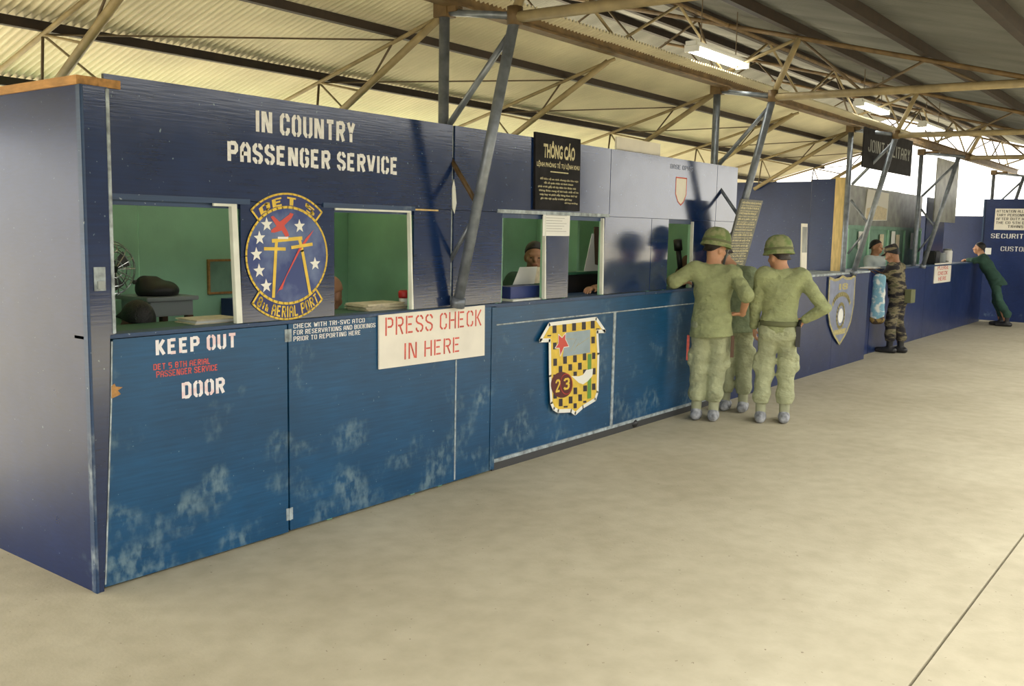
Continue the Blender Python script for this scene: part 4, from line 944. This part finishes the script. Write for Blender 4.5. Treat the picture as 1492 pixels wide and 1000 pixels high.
# window with the clerk: box, cardboard, held sheet
bb = thing('blue_file_box', 'dark blue box lying on the ledge in front of the clerk', 'box', (0, 0, 0))
box('body', 3.36, 3.76, .10, .24, 1.245, 1.335, 'blue_box', bb, .004); box('white_tray', 3.30, 3.80, .03, .26, 1.2315, 1.245, 'white_frame', bb, .002)
cbx = thing('cardboard_box', 'small cardboard box on the ledge beside the blue box', 'box', (0, 0, 0)); box('body', 3.81, 4.0, .09, .24, 1.2315, 1.325, 'cardboard', cbx, .003); box('white_label', 3.83, 3.95, .088, .0905, 1.24, 1.275, 'paper', cbx)
hs_ = thing('held_sheet', 'folded white sheet held up in front of the clerk', 'paper', (0, 0, 0))
mesh('sheet', [(3.60, .26, 1.3353), (3.88, .26, 1.3353), (3.93, .27, 1.47), (3.70, .27, 1.47), (3.60, .264, 1.3353), (3.88, .264, 1.3353), (3.93, .274, 1.47), (3.70, .274, 1.47)], BOXF, 'paper', hs_)
mesh('back_leaf', [(3.78, .275, 1.3353), (4.02, .275, 1.3353), (4.04, .285, 1.465), (3.84, .285, 1.465), (3.78, .279, 1.3353), (4.02, .279, 1.3353), (4.04, .289, 1.465), (3.84, .289, 1.465)], BOXF, 'paper_cream', hs_)
# next window: black case, clipboard
bcx = thing('black_case', 'black case with green lid behind the bare forearms', 'case', (0, 0, 0))
box('body', 4.42, 4.96, .32, .415, 1.2315, 1.385, 'black', bcx, .006); box('lid', 4.40, 4.97, .312, .418, 1.387, 1.41, 'green_dark', bcx, .004)
cl_ = thing('clipboard', 'brown clipboard with white sheet leaning in the window beside the black case', 'clipboard', (0, 0, 0))
prism('backing', [(4.86, 1.411), (5.06, 1.411), (5.06, 1.80), (4.86, 1.80)], .330, .338, 'brown', cl_); prism('sheet', [(4.70, 1.412), (4.98, 1.412), (4.98, 1.45), (4.87, 1.47), (4.84, 1.74), (4.81, 1.74)], .322, .326, 'paper', cl_)
box('clip', 4.92, 5.0, .324, .330, 1.77, 1.80, 'chrome', cl_)
# last window: dark bag and black tube
dbg = thing('dark_bag', 'dark bag with a black tube standing in the small window behind the helmeted soldier', 'bag', (6.30, .22, 1.2315))
s_ = SDF(.010); s_.cap((-.05, 0, .07), (.10, 0, .08), .07, .09, .03); s_.cap((.08, 0, .14), (.13, 0, .26), .08, .05, .04); sdf_mesh('bag_body', s_, 'brown', dbg, cuts=(lambda X, Y, Z: .001-Z,), folds=.004)
MB().tube((-.03, -.02, .12), (-.10, -.02, .36), .026, 12).tube((-.10, -.02, .36), (-.125, -.02, .46), .042, 12).build('black_tube', 'black', dbg, True)
# far counter things
mp_ = thing('wall_map', 'pale torn map pinned on the grey plywood of the far booth', 'map', (0, 0, 0))
prism('sheet', [(14.45, 2.02), (15.75, 2.05), (15.78, 2.54), (14.55, 2.57)], .985, .998, 'paper', mp_)
flat('lower_print', [(14.5, 2.04), (15.7, 2.06), (15.72, 2.26), (15.2, 2.30), (14.55, 2.24)], .984, 'paper_cream', mp_)
for k, (xa, z0_, z1_) in enumerate(((14.15, 1.55, 1.84), (15.35, 1.58, 1.80), (16.05, 1.55, 1.86), (16.35, 1.55, 1.80), (17.35, 1.52, 1.84))):
    tag(box('pinned_sheet', xa, xa+.22, .965, .975, z0_, z1_, 'paper_cream' if k % 2 else 'paper'), 'narrow pale sheet pinned on the green panelling of the far booth', 'paper', 'sheets pinned on the green panelling')
ur = thing('coffee_urn', 'small grey metal urn on the far counter above the red lettered sign', 'urn', (16.75, .28, 1.2755))
MB().lathe([(0, 0), (.14, 0), (.14, .02), (.12, .03), (.12, .17), (.10, .19), (.02, .21), (.02, .225), (0, .225)], n=20).build('body', 'grey_metal', ur, True); MB().tube((0, -.12, .05), (0, -.17, .045), .012, 8).build('tap', 'chrome', ur)
ct = thing('white_container', 'white container beside the grey urn on the far counter', 'container', (17.35, .28, 1.2755)); MB().lathe([(0, 0), (.085, 0), (.09, .01), (.09, .23), (.07, .25), (0, .25)], n=18).build('body', 'paper', ct, True); MB().lathe([(0, .25), (.075, .25), (.075, .275), (0, .275)], n=18).build('lid', 'plywood_grey', ct, True)
bk = thing('black_machine', 'black machine at the blue return on the far counter', 'machine', (0, 0, 0)); box('body', 16.15, 16.5, .2, .42, 1.2755, 1.52, 'black', bk, .02); box('panel', 16.18, 16.47, .195, .2005, 1.40, 1.50, 'dark_grey', bk)
# patterned bag hanging on the counter in front of the camouflaged soldier
q = W(1280, 430, 1, -.04)
bg_ = thing('patterned_bag', 'light blue patterned bag hanging at the far counter in front of the camouflaged soldier', 'bag', (q.x, -.04, .52), face_view(q.x, -.04))
s_ = SDF(.012); s_.cap((0, 0, .10), (0, 0, .62), .098, .088, .03, ((0, 1, 0), .5)); sdf_mesh('bag_body', s_, 'bag_blue', bg_, folds=.006); s_ = SDF(.012); s_.cap((-.03, 0, .03), (.04, 0, .03), .075, .07, .03, ((0, 1, 0), .5)); sdf_mesh('bag_bottom', s_, 'bag_dark', bg_)
MB().path([(-.06, 0, .70), (-.16, .02, .758), (-.10, .02, .762), (.06, 0, .70)], .008).build('handle', 'brown', bg_)
pile('few loose papers on the far counter under the writing soldier', 12.35, 12.75, .16, .36, 1.2755, 3)
